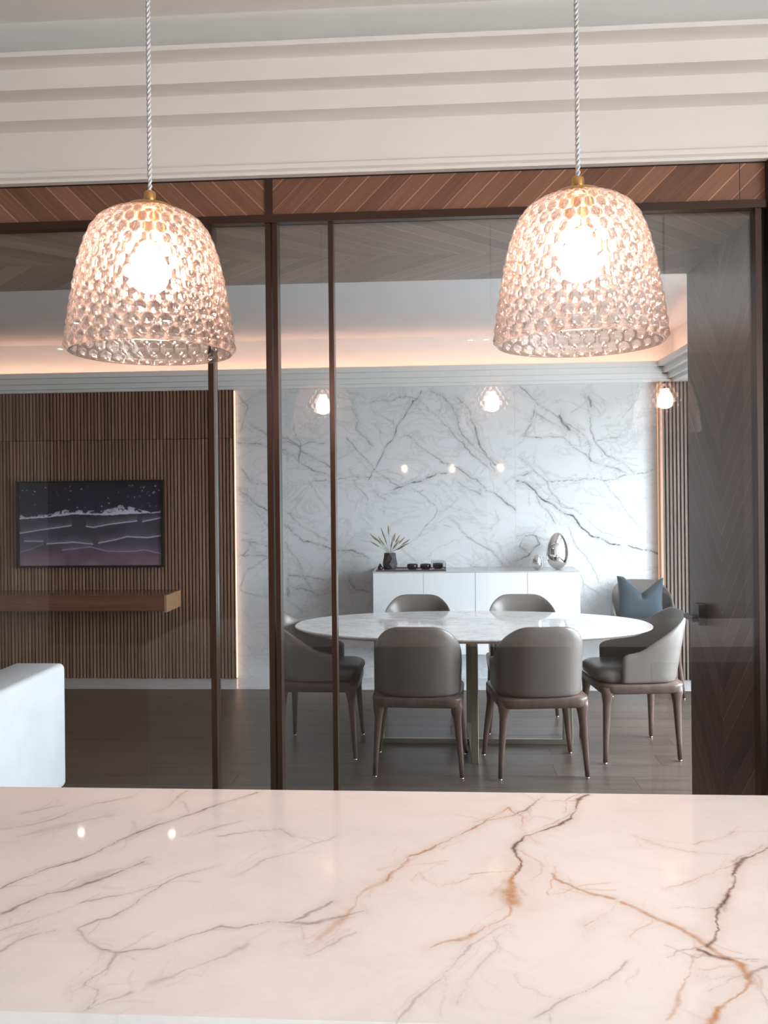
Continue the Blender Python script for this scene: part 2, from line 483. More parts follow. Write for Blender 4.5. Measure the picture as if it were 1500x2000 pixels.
# vein courses on the stone, metres on the slab: (width, strength, [colour,] points)
WALL_VEINS = [
 (3,0.75,[(-1.63,1.57),(-1.56,1.51),(-1.5,1.44),(-1.38,1.37)]),
 (2,0.5,[(-1.51,1.43),(-1.46,1.34),(-1.4,1.25)]),
 (3,0.5,[(-1.6,1.73),(-1.56,1.67),(-1.5,1.61),(-1.37,1.57)]),
 (3,0.6,[(-1.63,1.94),(-1.47,1.93),(-1.36,1.92),(-1.25,1.87),(-1.16,1.82),(-1.11,1.76),(-1.01,1.7),(-0.84,1.63)]),
 (3,0.4,[(-1.64,2.35),(-1.54,2.23),(-1.58,2.1),(-1.61,2.01)]),
 (3,0.5,[(-1.54,2.12),(-1.41,2.02),(-1.27,1.95),(-1.19,1.93),(-1.1,1.89)]),
 (2,0.6,[(-1.62,1.14),(-1.55,1.12),(-1.38,1.1)]),
 (3,0.5,[(-1.55,1.12),(-1.56,1.06),(-1.61,1.01),(-1.39,1.01)]),
 (2,0.4,[(-1.38,1.0),(-1.5,0.93),(-1.59,0.86),(-1.61,0.74),(-1.51,0.68),(-1.38,0.66)]),
 (5,0.55,[(-1.16,2.07),(-1.14,1.98),(-1.1,1.9),(-1.12,1.76)]),
 (3,0.55,[(-1.25,1.99),(-1.16,1.93),(-1.08,1.85),(-0.98,1.78),(-0.9,1.74),(-0.85,1.7)]),
 (3,0.5,[(-1.1,1.89),(-1.04,1.93),(-0.9,1.94)]),
 (2,0.6,[(-1.03,1.6),(-0.84,1.62),(-0.69,1.65),(-0.54,1.66)]),
 (2.5,0.75,[(-0.54,1.64),(-0.48,1.76),(-0.39,1.92),(-0.32,2.04),(-0.23,2.19),(-0.16,2.29),(-0.12,2.35)]),
 (2,0.5,[(-0.16,2.29),(-0.29,2.29),(-0.34,2.27),(-0.53,2.24)]),
 (2.5,0.5,[(-0.16,2.29),(-0.04,2.18),(0.08,2.05)]),
 (2.5,0.5,[(-0.73,1.96),(-0.64,1.86),(-0.55,1.76),(-0.42,1.65),(-0.28,1.56)]),
 (3.5,0.75,[(-0.35,1.54),(-0.24,1.56),(-0.12,1.6),(0.0,1.68),(0.07,1.68)]),
 (2,0.45,[(-0.24,1.56),(-0.12,1.5),(-0.0,1.42),(0.01,1.39),(-0.01,1.33),(-0.11,1.23),(-0.16,1.17)]),
 (4,0.5,[(-0.5,1.53),(-0.47,1.49),(-0.41,1.45)]),
 (2,0.4,[(-0.68,1.62),(-0.61,1.55),(-0.55,1.47)]),
 (2,0.4,[(-1.05,1.62),(-1.01,1.52),(-0.91,1.41),(-0.84,1.32)]),
 (3,0.7,[(-1.24,1.26),(-1.18,1.19),(-1.09,1.12),(-0.97,1.11),(-0.84,1.06),(-0.68,1.03),(-0.59,0.99),(-0.55,0.97)]),
 (2,0.4,[(-1.21,1.35),(-1.11,1.25),(-1.01,1.2),(-0.84,1.13)]),
 (3,0.55,[(-1.26,1.11),(-1.16,0.96),(-1.1,0.84),(-1.04,0.72)]),
 (3,0.5,[(-1.21,0.84),(-1.09,0.83),(-1.02,0.81),(-0.9,0.8)]),
 (3,0.5,[(-1.21,0.77),(-1.09,0.72),(-0.95,0.66)]),
 (3,0.5,[(-1.22,0.84),(-1.21,0.75),(-1.23,0.65)]),
 (3,0.5,[(-0.71,0.81),(-0.66,0.74),(-0.56,0.72)]),
 (2.5,0.5,[(-0.26,2.0),(-0.16,1.93),(-0.07,1.86),(-0.01,1.82),(0.07,1.76)]),
 (2,0.35,[(-0.52,2.19),(-0.4,2.12),(-0.28,2.05),(-0.16,1.93)]),
 (2,0.3,[(-0.3,1.09),(-0.23,1.02),(-0.16,0.95)]),
 (5,0.5,[(-0.04,2.34),(0.03,2.3),(0.08,2.26)]),
 (5,0.35,[(-0.69,2.19),(-0.62,2.1),(-0.64,2.02),(-0.57,1.94),(-0.52,1.88)]),
 (8,0.5,[(0.04,2.29),(0.11,2.2),(0.17,2.09),(0.21,1.99),(0.27,1.91),(0.33,1.86),(0.39,1.79),(0.47,1.71)]),
 (6,0.6,[(0.17,2.28),(0.25,2.19),(0.31,2.07),(0.34,1.95),(0.39,1.81),(0.43,1.72),(0.47,1.67)]),
 (3,0.5,[(0.04,2.09),(0.15,1.97),(0.27,1.85),(0.38,1.72),(0.45,1.67)]),
 (3,0.7,[(0.03,1.78),(0.14,1.73),(0.22,1.67),(0.32,1.61),(0.39,1.52),(0.47,1.5),(0.56,1.43),(0.64,1.37)]),
 (6,0.45,[(0.17,1.61),(0.27,1.53),(0.35,1.48)]),
 (2,0.35,[(0.03,1.61),(0.11,1.55),(0.16,1.48),(0.11,1.4),(0.03,1.37)]),
 (3.5,0.95,[(0.63,1.62),(0.72,1.58),(0.8,1.51),(0.87,1.44),(0.97,1.38),(1.08,1.32),(1.13,1.25),(1.26,1.14),(1.38,1.09),(1.55,1.05),(1.69,1.03),(1.77,1.0)]),
 (3,0.6,[(0.81,1.49),(0.84,1.4),(0.9,1.34),(0.95,1.26)]),
 (2.5,0.45,[(0.87,1.45),(0.93,1.45),(1.01,1.4),(1.09,1.38),(1.2,1.28),(1.32,1.17),(1.49,1.13)]),
 (3,0.6,[(0.65,1.65),(0.7,1.64),(0.76,1.7),(0.81,1.64)]),
 (3,0.5,[(0.66,1.79),(0.74,1.74),(0.8,1.66),(0.88,1.59),(0.96,1.47),(1.0,1.4)]),
 (2,0.6,[(0.88,1.59),(1.0,1.58),(1.09,1.6),(1.21,1.62),(1.34,1.6),(1.56,1.63),(1.73,1.66)]),
 (3,0.6,[(0.68,2.35),(0.82,2.23),(0.89,2.17),(1.0,2.11),(1.07,2.05),(1.17,1.98),(1.23,1.89),(1.25,1.76)]),
 (3,0.65,[(0.79,2.16),(0.78,2.05),(0.71,1.96)]),
 (3,0.5,[(0.79,2.15),(0.89,2.08),(1.01,2.02)]),
 (2.5,0.6,[(0.7,1.96),(0.8,1.94),(0.91,1.95),(1.01,1.93),(1.09,1.87),(1.21,1.8),(1.26,1.76),(1.38,1.72),(1.53,1.64)]),
 (3,0.6,[(1.23,2.11),(1.24,2.0),(1.28,1.89),(1.38,1.81),(1.49,1.74),(1.59,1.65)]),
 (8,0.7,[(1.0,2.13),(1.04,2.04),(1.06,2.01)]),
 (7,0.6,[(1.24,2.26),(1.24,2.19)]),
 (2,0.5,[(1.28,1.91),(1.35,1.94),(1.46,1.95)]),
 (2,0.45,[(1.31,1.63),(1.37,1.54),(1.45,1.42),(1.53,1.32),(1.61,1.22)]),
 (2.5,0.5,[(1.05,1.22),(1.12,1.1),(1.2,0.97),(1.26,0.84),(1.29,0.78)]),
 (2,0.3,[(1.44,1.07),(1.53,0.95),(1.64,0.81)]),
 (2.5,0.6,[(0.1,1.31),(0.18,1.24),(0.22,1.17),(0.31,1.1),(0.42,1.04),(0.5,0.97),(0.58,0.89)]),
 (3,0.5,[(0.24,0.92),(0.32,0.9),(0.43,0.89)]),
 (2,0.3,[(0.48,1.36),(0.49,1.29),(0.43,1.22)]),
 (3,0.6,[(0.64,1.15),(0.78,1.14),(0.89,1.12)]),
 (4,0.7,[(0.78,1.14),(0.81,1.08),(0.74,1.01),(0.64,0.96)]),
 (3,0.5,[(0.7,1.13),(0.65,1.06),(0.74,1.01)]),
 (3,0.5,[(1.16,0.77),(1.29,0.69)]),
 (3,0.5,[(1.15,0.84),(1.16,0.67)]),
 (2,0.4,[(1.49,2.09),(1.59,2.21),(1.67,2.37)]),
 (2,0.3,[(0.55,1.61),(0.63,1.49)]),
]
TOP_VEINS = [
 (5,0.7,'g',[(-0.655,1.219),(-0.639,1.258),(-0.622,1.282),(-0.581,1.319),(-0.558,1.354),(-0.532,1.412),(-0.505,1.463),(-0.465,1.512),(-0.419,1.571),(-0.359,1.634)]),
 (18,0.3,'g',[(-0.558,1.354),(-0.542,1.38),(-0.522,1.434)]),
 (8,0.65,'g',[(-0.615,1.144),(-0.602,1.163),(-0.58,1.202),(-0.551,1.215),(-0.531,1.24),(-0.508,1.271),(-0.471,1.314)]),
 (26,0.22,'g',[(-0.551,1.215),(-0.535,1.249),(-0.513,1.284),(-0.467,1.304)]),
 (4,0.4,'g',[(-0.767,1.431),(-0.727,1.461),(-0.689,1.51),(-0.648,1.563),(-0.592,1.598)]),
 (24,0.2,'g',[(-0.718,1.405),(-0.667,1.463),(-0.603,1.501)]),
 (4,0.45,'g',[(-0.519,1.177),(-0.49,1.198),(-0.455,1.215),(-0.418,1.241),(-0.4,1.271),(-0.35,1.309)]),
 (4,0.55,'g',[(-0.418,1.241),(-0.431,1.181),(-0.454,1.143),(-0.485,1.114),(-0.468,1.082),(-0.446,1.064),(-0.419,1.053),(-0.371,1.071),(-0.331,1.094),(-0.29,1.122),(-0.265,1.117),(-0.237,1.135),(-0.204,1.143),(-0.158,1.203)]),
 (9,0.5,'g',[(-0.204,1.143),(-0.182,1.141),(-0.139,1.16),(-0.115,1.172)]),
 (13,0.4,'b',[(-0.137,1.142),(-0.156,1.102)]),
 (6,0.45,'g',[(-0.419,1.053),(-0.415,1.018),(-0.421,0.98),(-0.399,0.971),(-0.394,0.951),(-0.403,0.931)]),
 (5,0.35,'g',[(-0.403,0.931),(-0.382,0.951),(-0.36,0.967)]),
 (4,0.3,'g',[(-0.432,0.962),(-0.415,0.988)]),
 (9,0.28,'g',[(-0.343,0.989),(-0.315,1.017),(-0.278,1.047),(-0.246,1.079)]),
 (4,0.4,'g',[(-0.563,1.047),(-0.542,1.079),(-0.512,1.103)]),
 (3,0.35,'g',[(-0.59,1.097),(-0.561,1.125),(-0.528,1.162)]),
 (4,0.45,'g',[(-0.375,1.423),(-0.319,1.447),(-0.28,1.454),(-0.246,1.417)]),
 (3,0.4,'g',[(-0.435,1.415),(-0.397,1.455),(-0.351,1.491)]),
 (4,0.28,'g',[(-0.321,1.274),(-0.275,1.34),(-0.226,1.371),(-0.182,1.424)]),
 (5,0.4,'b',[(-0.518,1.528),(-0.502,1.601),(-0.492,1.637)]),
 (4,0.3,'g',[(-0.169,1.055),(-0.144,1.086),(-0.11,1.117)]),
 (3,0.4,'g',[(-0.773,1.513),(-0.748,1.533),(-0.716,1.56)]),
 (12,0.4,'b',[(-0.086,1.275),(-0.12,1.224),(-0.133,1.171),(-0.136,1.136)]),
 (5,0.75,'b',[(-0.085,1.271),(-0.064,1.315),(-0.049,1.353),(-0.009,1.389),(0.035,1.438),(0.067,1.483),(0.098,1.537),(0.124,1.576),(0.13,1.538),(0.082,1.507),(0.058,1.471)]),
 (14,0.45,'b',[(-0.078,1.284),(-0.057,1.325),(-0.049,1.348)]),
 (4,0.6,'d',[(0.125,1.532),(0.161,1.571),(0.201,1.631)]),
 (6,0.5,'b',[(0.127,1.557),(0.142,1.527),(0.146,1.469),(0.161,1.416)]),
 (6,0.85,'d',[(0.28,1.641),(0.258,1.593),(0.234,1.518),(0.186,1.476),(0.148,1.447),(0.129,1.415),(0.121,1.374),(0.12,1.318),(0.112,1.291)]),
 (22,0.75,'b',[(0.118,1.318),(0.106,1.274),(0.101,1.233),(0.108,1.21)]),
 (5,0.6,'b',[(0.108,1.21),(0.094,1.173),(0.075,1.151),(0.053,1.127),(0.022,1.1),(-0.014,1.077)]),
 (6,0.35,'b',[(0.132,1.375),(0.152,1.337),(0.148,1.301),(0.133,1.275)]),
 (8,0.7,'b',[(0.167,1.302),(0.169,1.285),(0.194,1.253),(0.216,1.234),(0.243,1.22)]),
 (5,0.5,'b',[(0.167,1.285),(0.151,1.235),(0.187,1.252)]),
 (9,0.7,'b',[(0.254,1.205),(0.285,1.174),(0.309,1.147),(0.33,1.119),(0.343,1.098),(0.356,1.072),(0.37,1.058),(0.363,1.031),(0.364,1.015),(0.344,0.994),(0.31,0.968),(0.282,0.939)]),
 (6,0.75,'d',[(0.531,1.409),(0.496,1.379),(0.46,1.345),(0.447,1.313),(0.414,1.254),(0.382,1.199),(0.372,1.184),(0.356,1.13),(0.341,1.098)]),
 (5,0.7,'d',[(0.33,1.088),(0.342,1.074),(0.361,1.066)]),
 (6,0.6,'g',[(0.398,1.059),(0.371,1.036),(0.361,1.025)]),
 (6,0.45,'b',[(0.32,1.073),(0.3,1.039),(0.279,1.006),(0.256,0.975),(0.244,0.951)]),
 (3,0.45,'g',[(0.228,1.058),(0.191,1.023),(0.151,0.985),(0.104,0.936)]),
 (4,0.35,'g',[(0.088,1.145),(0.035,1.091),(0.008,1.037),(-0.023,0.982),(-0.058,0.928)]),
 (4,0.25,'g',[(0.076,1.118),(0.049,1.05),(0.016,0.969)]),
 (4,0.5,'b',[(0.322,1.443),(0.348,1.412),(0.388,1.394),(0.408,1.385)]),
 (3,0.5,'b',[(0.419,1.415),(0.457,1.442),(0.506,1.476)]),
 (3,0.4,'b',[(0.326,1.25),(0.419,1.312),(0.455,1.34)]),
 (5,0.5,'b',[(0.193,1.143),(0.218,1.168)]),
 (5,0.4,'b',[(-0.043,1.268),(-0.036,1.303),(-0.024,1.269),(-0.005,1.249),(0.038,1.276)]),
 (4,0.35,'b',[(0.252,1.119),(0.283,1.167)]),
 (3,0.25,'g',[(0.304,1.023),(0.359,1.028)]),
]

# ================================================================== the shell
def struct(o, label, cat):
    return tag(o, label, cat, kind='structure')

XL, XR = -4.0, 2.9
fl = struct(box('floor', XL - 0.1, 3.1, -3.7, 7.0, -0.12, -0.012, M['slatback']), 'dark grey-brown wooden plank floor of the dining room', 'floor')
box('floor_slab', XL, 3.0, -3.6, 2.43, -0.012, 0.0, M['kfloor_bounce'], fl)  # unseen kitchen floor, its pale colour added for warm up-light
row, y = 0, 2.43
pm = {}
while y < 6.47:
    y1 = min(y + 0.19, 6.48)
    x = XL - random.random() * 1.6
    while x < XR:
        L = random.choice((1.5, 1.8, 2.1))
        a, b_ = max(x, XL), min(x + L, XR)
        if b_ - a > 0.02:
            key = (round(b_ - a, 3), round(y1 - y, 3))
            if key not in pm:
                pm[key] = box_me(0.0008, key[0] - 0.0008, 0.0008, key[1] - 0.0008, -0.012, 0.0)
            link(pm[key], 'plank', M['plank'], fl, (a, y, 0))
        x += L
    y = y1; row += 1
struct(box('trim_1', XL, XR, 6.48, 6.88, -0.012, 0.002, M['wallstone']), 'pale marble border strip in the floor along the far wall', 'floor border')

# far wall: backing, three polished slabs, slatted panels on both sides
wf = struct(box('wall_far', XL - 0.1, 3.0, 6.90, 7.0, 0, 2.86, M['paint']), 'far dining wall clad in white marble slabs with grey veins', 'wall')
def wall_place(u, v, d): return (u, 6.88 + 0.02 * d, v)
for a, b_ in ((-1.66, -1.2278), (-1.2272, 0.6357), (0.6363, 1.775)):
    us = np.linspace(a, b_, max(8, int((b_ - a) / 0.0058)))
    vs = np.linspace(0.0, 2.40, 400)
    grid_stone('marble_slab', M['wallstone'], wf, us, vs, wall_place, WALL_VEINS, 0.0013, True)

def slat_panel(name, x0, x1, mat, splits, label, thick):
    e = empty(name, (x0, 6.9, 0))
    struct(e, label, 'wall panel')
    link(box_me(0, x1 - x0, -0.03, -0.001, 0, 2.375), 'backing_board', M['slatback'], e)
    pitch = 0.0290
    n = int((x1 - x0) / pitch)
    for za, zb in splits:
        me = box_me(0, 0.0178, -thick, -0.03, za, zb, 0.0012, 1)
        me.materials.append(mat)
        for k in range(n):
            o = link(me, 'slat', mat, e, (k * pitch + 0.004 if x0 > 0 else (x1 - x0) - (k + 1) * pitch, 0, 0))
    return e
lp = slat_panel('wall_left_panel', XL, -1.66, M['slat'], ((0.004, 1.974), (1.978, 2.372)), 'brown walnut slatted wall panel behind the framed seascape', 0.070)
rp = slat_panel('wall_right_panel', 1.785, 2.89, M['slat2'], ((0.004, 2.372),), 'grey slatted wall panel right of the marble wall', 0.075)
link(box_me(-0.022, -0.004, -0.115, -0.02, 0.004, 2.372), 'edge_board', M['edgewood'], rp)
link(box_me(2.3395, 2.345, -0.066, -0.03, 0.004, 2.372), 'edge_board', M['slat'], lp)
link(box_me(2.3460, 2.3520, -0.052, -0.036, 0.01, 2.365), 'led_strip', M['ledside'], lp)
link(box_me(-0.0275, -0.0235, -0.055, -0.040, 0.01, 2.365), 'led_strip', M['leddim'], rp)

def wall_with_opening(name, x0, x1, ya, yb, zt, oy0, oy1, oz0, oz1, mat):
    return link(boxes_me([(x0, x1, ya, oy0, 0, zt), (x0, x1, oy1, yb, 0, zt), (x0, x1, oy0, oy1, 0, oz0), (x0, x1, oy0, oy1, oz1, zt)]), name, mat)
struct(wall_with_opening('wall_right', XR, XR + 0.12, 3.11, 6.9, 2.86, 3.20, 5.90, 0.10, 2.30, M['paint']), 'right dining wall with the tall daylight window', 'wall')
struct(wall_with_opening('wall_right_kitchen', 3.0, 3.12, -3.6, 2.43, 2.9, -2.20, 0.60, 0.50, 2.40, M['paint']), 'right kitchen wall with the wide daylight window', 'wall')
struct(box('wall_left', XL - 0.12, XL, -3.6, 6.9, 0, 2.9, M['wallpaint']), 'plain left wall running through both rooms', 'wall')
struct(box('wall_near', 0.5, 3.0, -3.72, -3.6, 0, 2.9, M['nearpaint']), 'light taupe wall behind the camera, unseen, made lighter to bounce daylight', 'wall')  # unseen wall, this part made lighter to reflect daylight onto the cornice
struct(box('wall_near_left', XL, 0.5, -3.72, -3.6, 0, 2.9, M['cabinet']), 'dark taupe wall behind the camera', 'wall')
struct(box('wall_partition', 0.925, 3.0, 2.43, 3.11, 0, 2.9, M['wallpaint']), 'thick wall right of the glass partition', 'wall')
struct(box('wall_partition_left', XL, -2.30, 2.43, 3.11, 0, 2.9, M['wallpaint']), 'thick wall left of the glass partition', 'wall')
struct(box('wall_above_partition', -2.30, 0.925, 2.4335, 3.11, 2.305, 2.9, M['paint']), 'wall over the glass partition', 'wall')

def window(name, x, y0, y1, z0, z1, nv, label):
    e = empty(name, (x, (y0 + y1) / 2, z0)); struct(e, label, 'window')
    oy, oz = (y0 + y1) / 2, z0
    def part(n, a, b_, c, d, m, dx=(0.03, 0.09)):
        return link(box_me(dx[0], dx[1], a - oy, b_ - oy, c - oz, d - oz), n, m, e)
    part('frame', y0, y1, z0, z0 + 0.05, M['black']); part('frame', y0, y1, z1 - 0.05, z1, M['black'])
    w = (y1 - y0) / nv
    for k in range(nv + 1):
        yy = y0 + k * w
        part('mullion', max(y0, yy - 0.025), min(y1, yy + 0.025), z0 + 0.05, z1 - 0.05, M['black'])
    for k in range(nv):
        part('pane', y0 + k * w + 0.025, y0 + (k + 1) * w - 0.025, z0 + 0.05, z1 - 0.05, M['winglass'], (0.055, 0.061))
window('window_1', XR, 3.20, 5.90, 0.10, 2.30, 3, 'tall window in the right wall of the dining room')
window('window_2', 3.0, -2.20, 0.60, 0.50, 2.40, 3, 'wide window in the right wall of the kitchen')

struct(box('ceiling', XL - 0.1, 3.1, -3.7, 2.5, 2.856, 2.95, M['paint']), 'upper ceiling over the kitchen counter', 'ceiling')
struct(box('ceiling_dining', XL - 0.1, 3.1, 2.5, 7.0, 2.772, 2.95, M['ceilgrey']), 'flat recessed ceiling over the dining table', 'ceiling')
prof = [(2.43, 2.419), (2.395, 2.419), (2.395, 2.427), (2.385, 2.432), (2.385, 2.446), (2.40, 2.446), (2.40, 2.569), (2.324, 2.569), (2.324, 2.621), (2.253, 2.621),
        (2.253, 2.677), (2.187, 2.677), (2.187, 2.690), (2.34, 2.690), (2.34, 2.858), (2.43, 2.858)]
struct(link(extrude(prof, XL, 3.0, 'x'), 'trim_2', M['paint']), 'stepped white ceiling cornice above the glass partition', 'cornice')
cp_ = [(0.06, 2.374), (0.06, 2.398), (0.10, 2.398), (0.10, 2.436), (0.15, 2.436), (0.15, 2.478), (0.20, 2.478), (0.20, 2.518), (0.055, 2.518), (0.055, 2.775)]
t3 = struct(link(extrude([(6.9, 2.374)] + [(6.9 - a, z) for a, z in cp_] + [(6.9, 2.775)], XL, XR, 'x'), 'trim_3', M['paint']), 'stepped white cornice with warm cove light along the far wall', 'cornice')
bx = 1.93
t4 = struct(link(extrude([(XR, 2.374)] + [(bx - a, z) for a, z in cp_] + [(XR, 2.775)], 3.11, 6.9, 'y'), 'trim_4', M['paint']), 'stepped white cornice with cove light along the right side', 'cornice')
box('led_strip', XL + 0.02, 1.80, 6.765, 6.785, 2.5185, 2.524, M['led'], t3)
box('led_strip', 1.795, 1.815, 3.15, 6.74, 2.5185, 2.524, M['led'], t4)

# portal: veneered header, soffit and jamb
hd = empty('trim_5', (-0.475, 2.43, 2.31)); struct(hd, 'wood veneer header band above the glass partition', 'header')
def off(me, o):
    me.transform(Matrix.Translation(-Vector(o))); return me
HO = (-0.475, 2.43, 2.31)
def hpart(n, x0, x1, y0, y1, z0, z1, m): return box(n, x0, x1, y0, y1, z0, z1, m)
for a, b_ in ((-2.30, -0.4865), (-0.4645, 0.853), (0.8545, 3.0)):
    o = link(off(box_me(a, b_, 2.418, 2.433, 2.3085, 2.4145), HO), 'veneer_panel', M['header'], hd)
link(off(box_me(-0.4865, -0.4645, 2.412, 2.433, 2.3085, 2.4145), HO), 'joint_strip', M['bronze'], hd)
link(off(box_me(-2.30, 3.0, 2.4185, 2.4325, 2.4145, 2.4188), HO), 'shadow_gap', M['black'], hd)
link(off(box_me(-2.30, 0.925, 2.404, 2.4335, 2.286, 2.3085), HO), 'top_rail', M['bronze'], hd)
sf = struct(box('trim_6', -2.30, 0.925, 2.4335, 3.112, 2.286, 2.305, M['soffit']), 'chevron wood veneer soffit behind the glass partition', 'soffit')
jb = empty('trim_7', (0.925, 2.77, 0)); struct(jb, 'dark chevron veneer jamb panel with black lock on the right', 'jamb')
jm = box_me(0.909, 0.925, 2.462, 3.112, 0, 2.286); jo = link(off(jm, (0.925, 2.77, 0)), 'veneer_panel', M['jamb'], jb)
lk = link(off(box_me(0.880, 0.909, 2.915, 2.985, 1.045, 1.115, 0.004), (0.925, 2.77, 0)), 'lock_box', M['black'], jb)
link(off(box_me(0.862, 0.882, 2.930, 3.03, 1.055, 1.073, 0.004), (0.925, 2.77, 0)), 'lever', M['black'], jb)
box('wall_corner_post', 0.9225, 0.960, 2.395, 2.43, 0, 2.4145, M['black']).name = 'trim_8'
struct(bpy.data.objects['trim_8'], 'black metal corner post right of the glass partition', 'post')
bpy.data.objects['trim_8'].location.y = 0

# glass doors: stiles, bottom rail, pane
def glass_door(name, x0, x1, stiles, label, yp=2.43):
    e = empty(name, ((x0 + x1) / 2, yp, 0)); struct(e, label, 'glass door')
    o = ((x0 + x1) / 2, yp, 0)
    for a, b_ in stiles:
        link(off(box_me(a, b_, yp - 0.020, yp + 0.026, 0.004, 2.286), o), 'stile', M['bronze'], e)
    link(off(box_me(x0 + 0.001, x1 - 0.001, yp - 0.018, yp + 0.024, 0.004, 0.05), o), 'bottom_rail', M['bronze'], e)
    link(off(box_me(x0 + 0.001, x1 - 0.001, yp, yp + 0.008, 0.05, 2.286), o), 'pane', M['glass'], e)
glass_door('door_1', -2.30, -0.641, ((-2.30, -2.284), (-0.657, -0.641)), 'leftmost glass panel, in front of the framed seascape')
glass_door('door_2', -0.641, -0.4705, ((-0.4865, -0.4705),), 'narrow glass panel left of the double bronze post')
glass_door('door_3', -0.4655, -0.290, ((-0.4655, -0.4515), (-0.304, -0.290)), 'narrow glass panel right of the double bronze post')
glass_door('door_4', -0.290, 0.9085, ((0.8925, 0.9085),), 'widest glass panel, in front of the dining table')

# ================================================================== kitchen island
top = empty('countertop', (0.4, 1.288, 0.862))
tag(top, 'polished white marble countertop with brown and grey veins', 'countertop')
def top_place(u, v, d): return (u - 0.4, v - 1.288, (0.058 if d == 0 else 0.0))
us = np.concatenate([np.linspace(-1.156, -0.97, 20)[:-1], np.linspace(-0.97, 0.74, 780), np.linspace(0.74, 2.0, 80)[1:]])
vs = np.linspace(0.927, 1.649, 330)
grid_stone('marble_slab', M['topstone'], top, us, vs, top_place, TOP_VEINS, 0.00052, True)
isl = empty('kitchen_island', (0.4, 1.288, 0)); tag(isl, 'kitchen island base under the marble countertop', 'island')
IO = (0.4, 1.288, 0)
link(off(box_me(-1.10, 1.95, 0.975, 1.585, 0.0, 0.8615), IO), 'body', M['cabinet'], isl)
link(off(box_me(-1.14, 0.80, 1.5855, 1.615, 0.0, 0.8615), IO), 'marble_front', M['topstone'], isl)
rib = box_me(0, 0.020, 0, 0.03, 0.0, 0.8615, 0.002, 1); rib.materials.append(M['islandwood'])
for k in range(38):
    link(rib, 'rib', M['islandwood'], isl, (0.815 + k * 0.030 - IO[0], 1.5855 - IO[1], 0))

# ================================================================== pendants
def shade_mesh(NR=32, rows=14, su=9, sv=8):
    P = [(.131, 0), (.1292, .018), (.127, .036), (.1235, .06), (.1195, .085), (.1145, .115), (.1085, .145), (.101, .173), (.092, .196), (.081, .212), (.066, .2235), (.050, .2295), (.038, .232)]
    pts = [Vector((r, z)) for r, z in P]
    # Catmull-Rom resample by arc length
    dense = []
    for i in range(len(pts) - 1):
        p0, p1, p2, p3 = pts[max(i - 1, 0)], pts[i], pts[i + 1], pts[min(i + 2, len(pts) - 1)]
        for k in range(12):
            t = k / 12
            dense.append(0.5 * ((2 * p1) + (p2 - p0) * t + (2 * p0 - 5 * p1 + 4 * p2 - p3) * t * t + (3 * p1 - p0 - 3 * p2 + p3) * t ** 3))
    dense.append(pts[-1])
    acc = [0]
    for a, b_ in zip(dense[:-1], dense[1:]): acc.append(acc[-1] + (b_ - a).length)
    L = acc[-1]; nv = rows * sv; nu = NR * su
    def at(s):
        j = min(max(np.searchsorted(acc, s) - 1, 0), len(dense) - 2)
        t = (s - acc[j]) / max(acc[j + 1] - acc[j], 1e-9)
        return dense[j].lerp(dense[j + 1], t), (dense[j + 1] - dense[j]).normalized()
    pitch = L / rows
    V = []; CR = []
    for surf in (0, 1):
        for i in range(nv + 1):
            s = L * i / nv
            p, d = at(s)
            nrm = Vector((d.y, -d.x))
            r0 = p.x
            ease = min(1, i / 3.0, (nv - i) / 3.0)
            for j in range(nu):
                a = 2 * math.pi * j / nu
                best = 9
                k0 = int(s / pitch)
                for k in (k0 - 1, k0, k0 + 1):
                    cs = (k + 0.5) * pitch
                    st = 2 * math.pi / NR
                    q = a / st - (0.5 if k % 2 else 0)
                    da = (q - round(q)) * 2.0          # -1..1 across a cell
                    ds = (s - cs) / (pitch * 0.66)
                    best = min(best, (da * 1.02) ** 2 + ds ** 2)
                size = min(math.pi * r0 / NR, pitch * 0.6)
                h = size * 0.70 * math.sqrt(max(0.0, 1 - min(best, 1.0))) * ease
                if surf == 0: q = p + nrm * h
                else: q = p - nrm * 0.0026 + nrm * h * 0.30
                V.append((q.x * math.cos(a), q.x * math.sin(a), q.y)); CR.append(sstep((best - 0.55) / 0.45))
    F = []
    N = (nv + 1) * nu
    for i in range(nv):
        for j in range(nu):
            j2 = (j + 1) % nu
            F.append((i * nu + j, i * nu + j2, (i + 1) * nu + j2, (i + 1) * nu + j))
            F.append((N + i * nu + j, N + (i + 1) * nu + j, N + (i + 1) * nu + j2, N + i * nu + j2))
    for j in range(nu):
        j2 = (j + 1) % nu
        F.append((j, N + j, N + j2, j2)); F.append((nv * nu + j, nv * nu + j2, N + nv * nu + j2, N + nv * nu + j))
    me = bpy.data.meshes.new('m'); me.from_pydata(V, [], F); me.update()
    me.polygons.foreach_set('use_smooth', [True] * len(me.polygons))
    me.materials.append(M['shade']); me.materials.append(M['shadein'])
    mi = np.zeros(len(F), np.int32); mi[1:2 * nv * nu:2] = 1
    me.polygons.foreach_set('material_index', mi)
    at_ = me.attributes.new('crease', 'FLOAT', 'POINT'); at_.data.foreach_set('value', CR)
    return me
SHADE = shade_mesh()
def helix(ph, z0, z1, R, r, pitch):
    n = int((z1 - z0) / pitch * 8)
    pts = []
    for i in range(n + 1):
        z = z0 + (z1 - z0) * i / n; a = 2 * math.pi * (z - z0) / pitch + ph
        pts.append((R * math.cos(a), R * math.sin(a), z))
    return pts
def pendant(x, label):
    e = empty('pendant_lamp', (x, 1.37, 1.737))
    tag(e, label, 'pendant lamp', 'glass pendant lamps above the counter')
    link(SHADE, 'glass_shade', M['shade'], e)
    return e
pl = pendant(-0.468, 'left of the two bubble glass pendant lamps hanging above the counter')
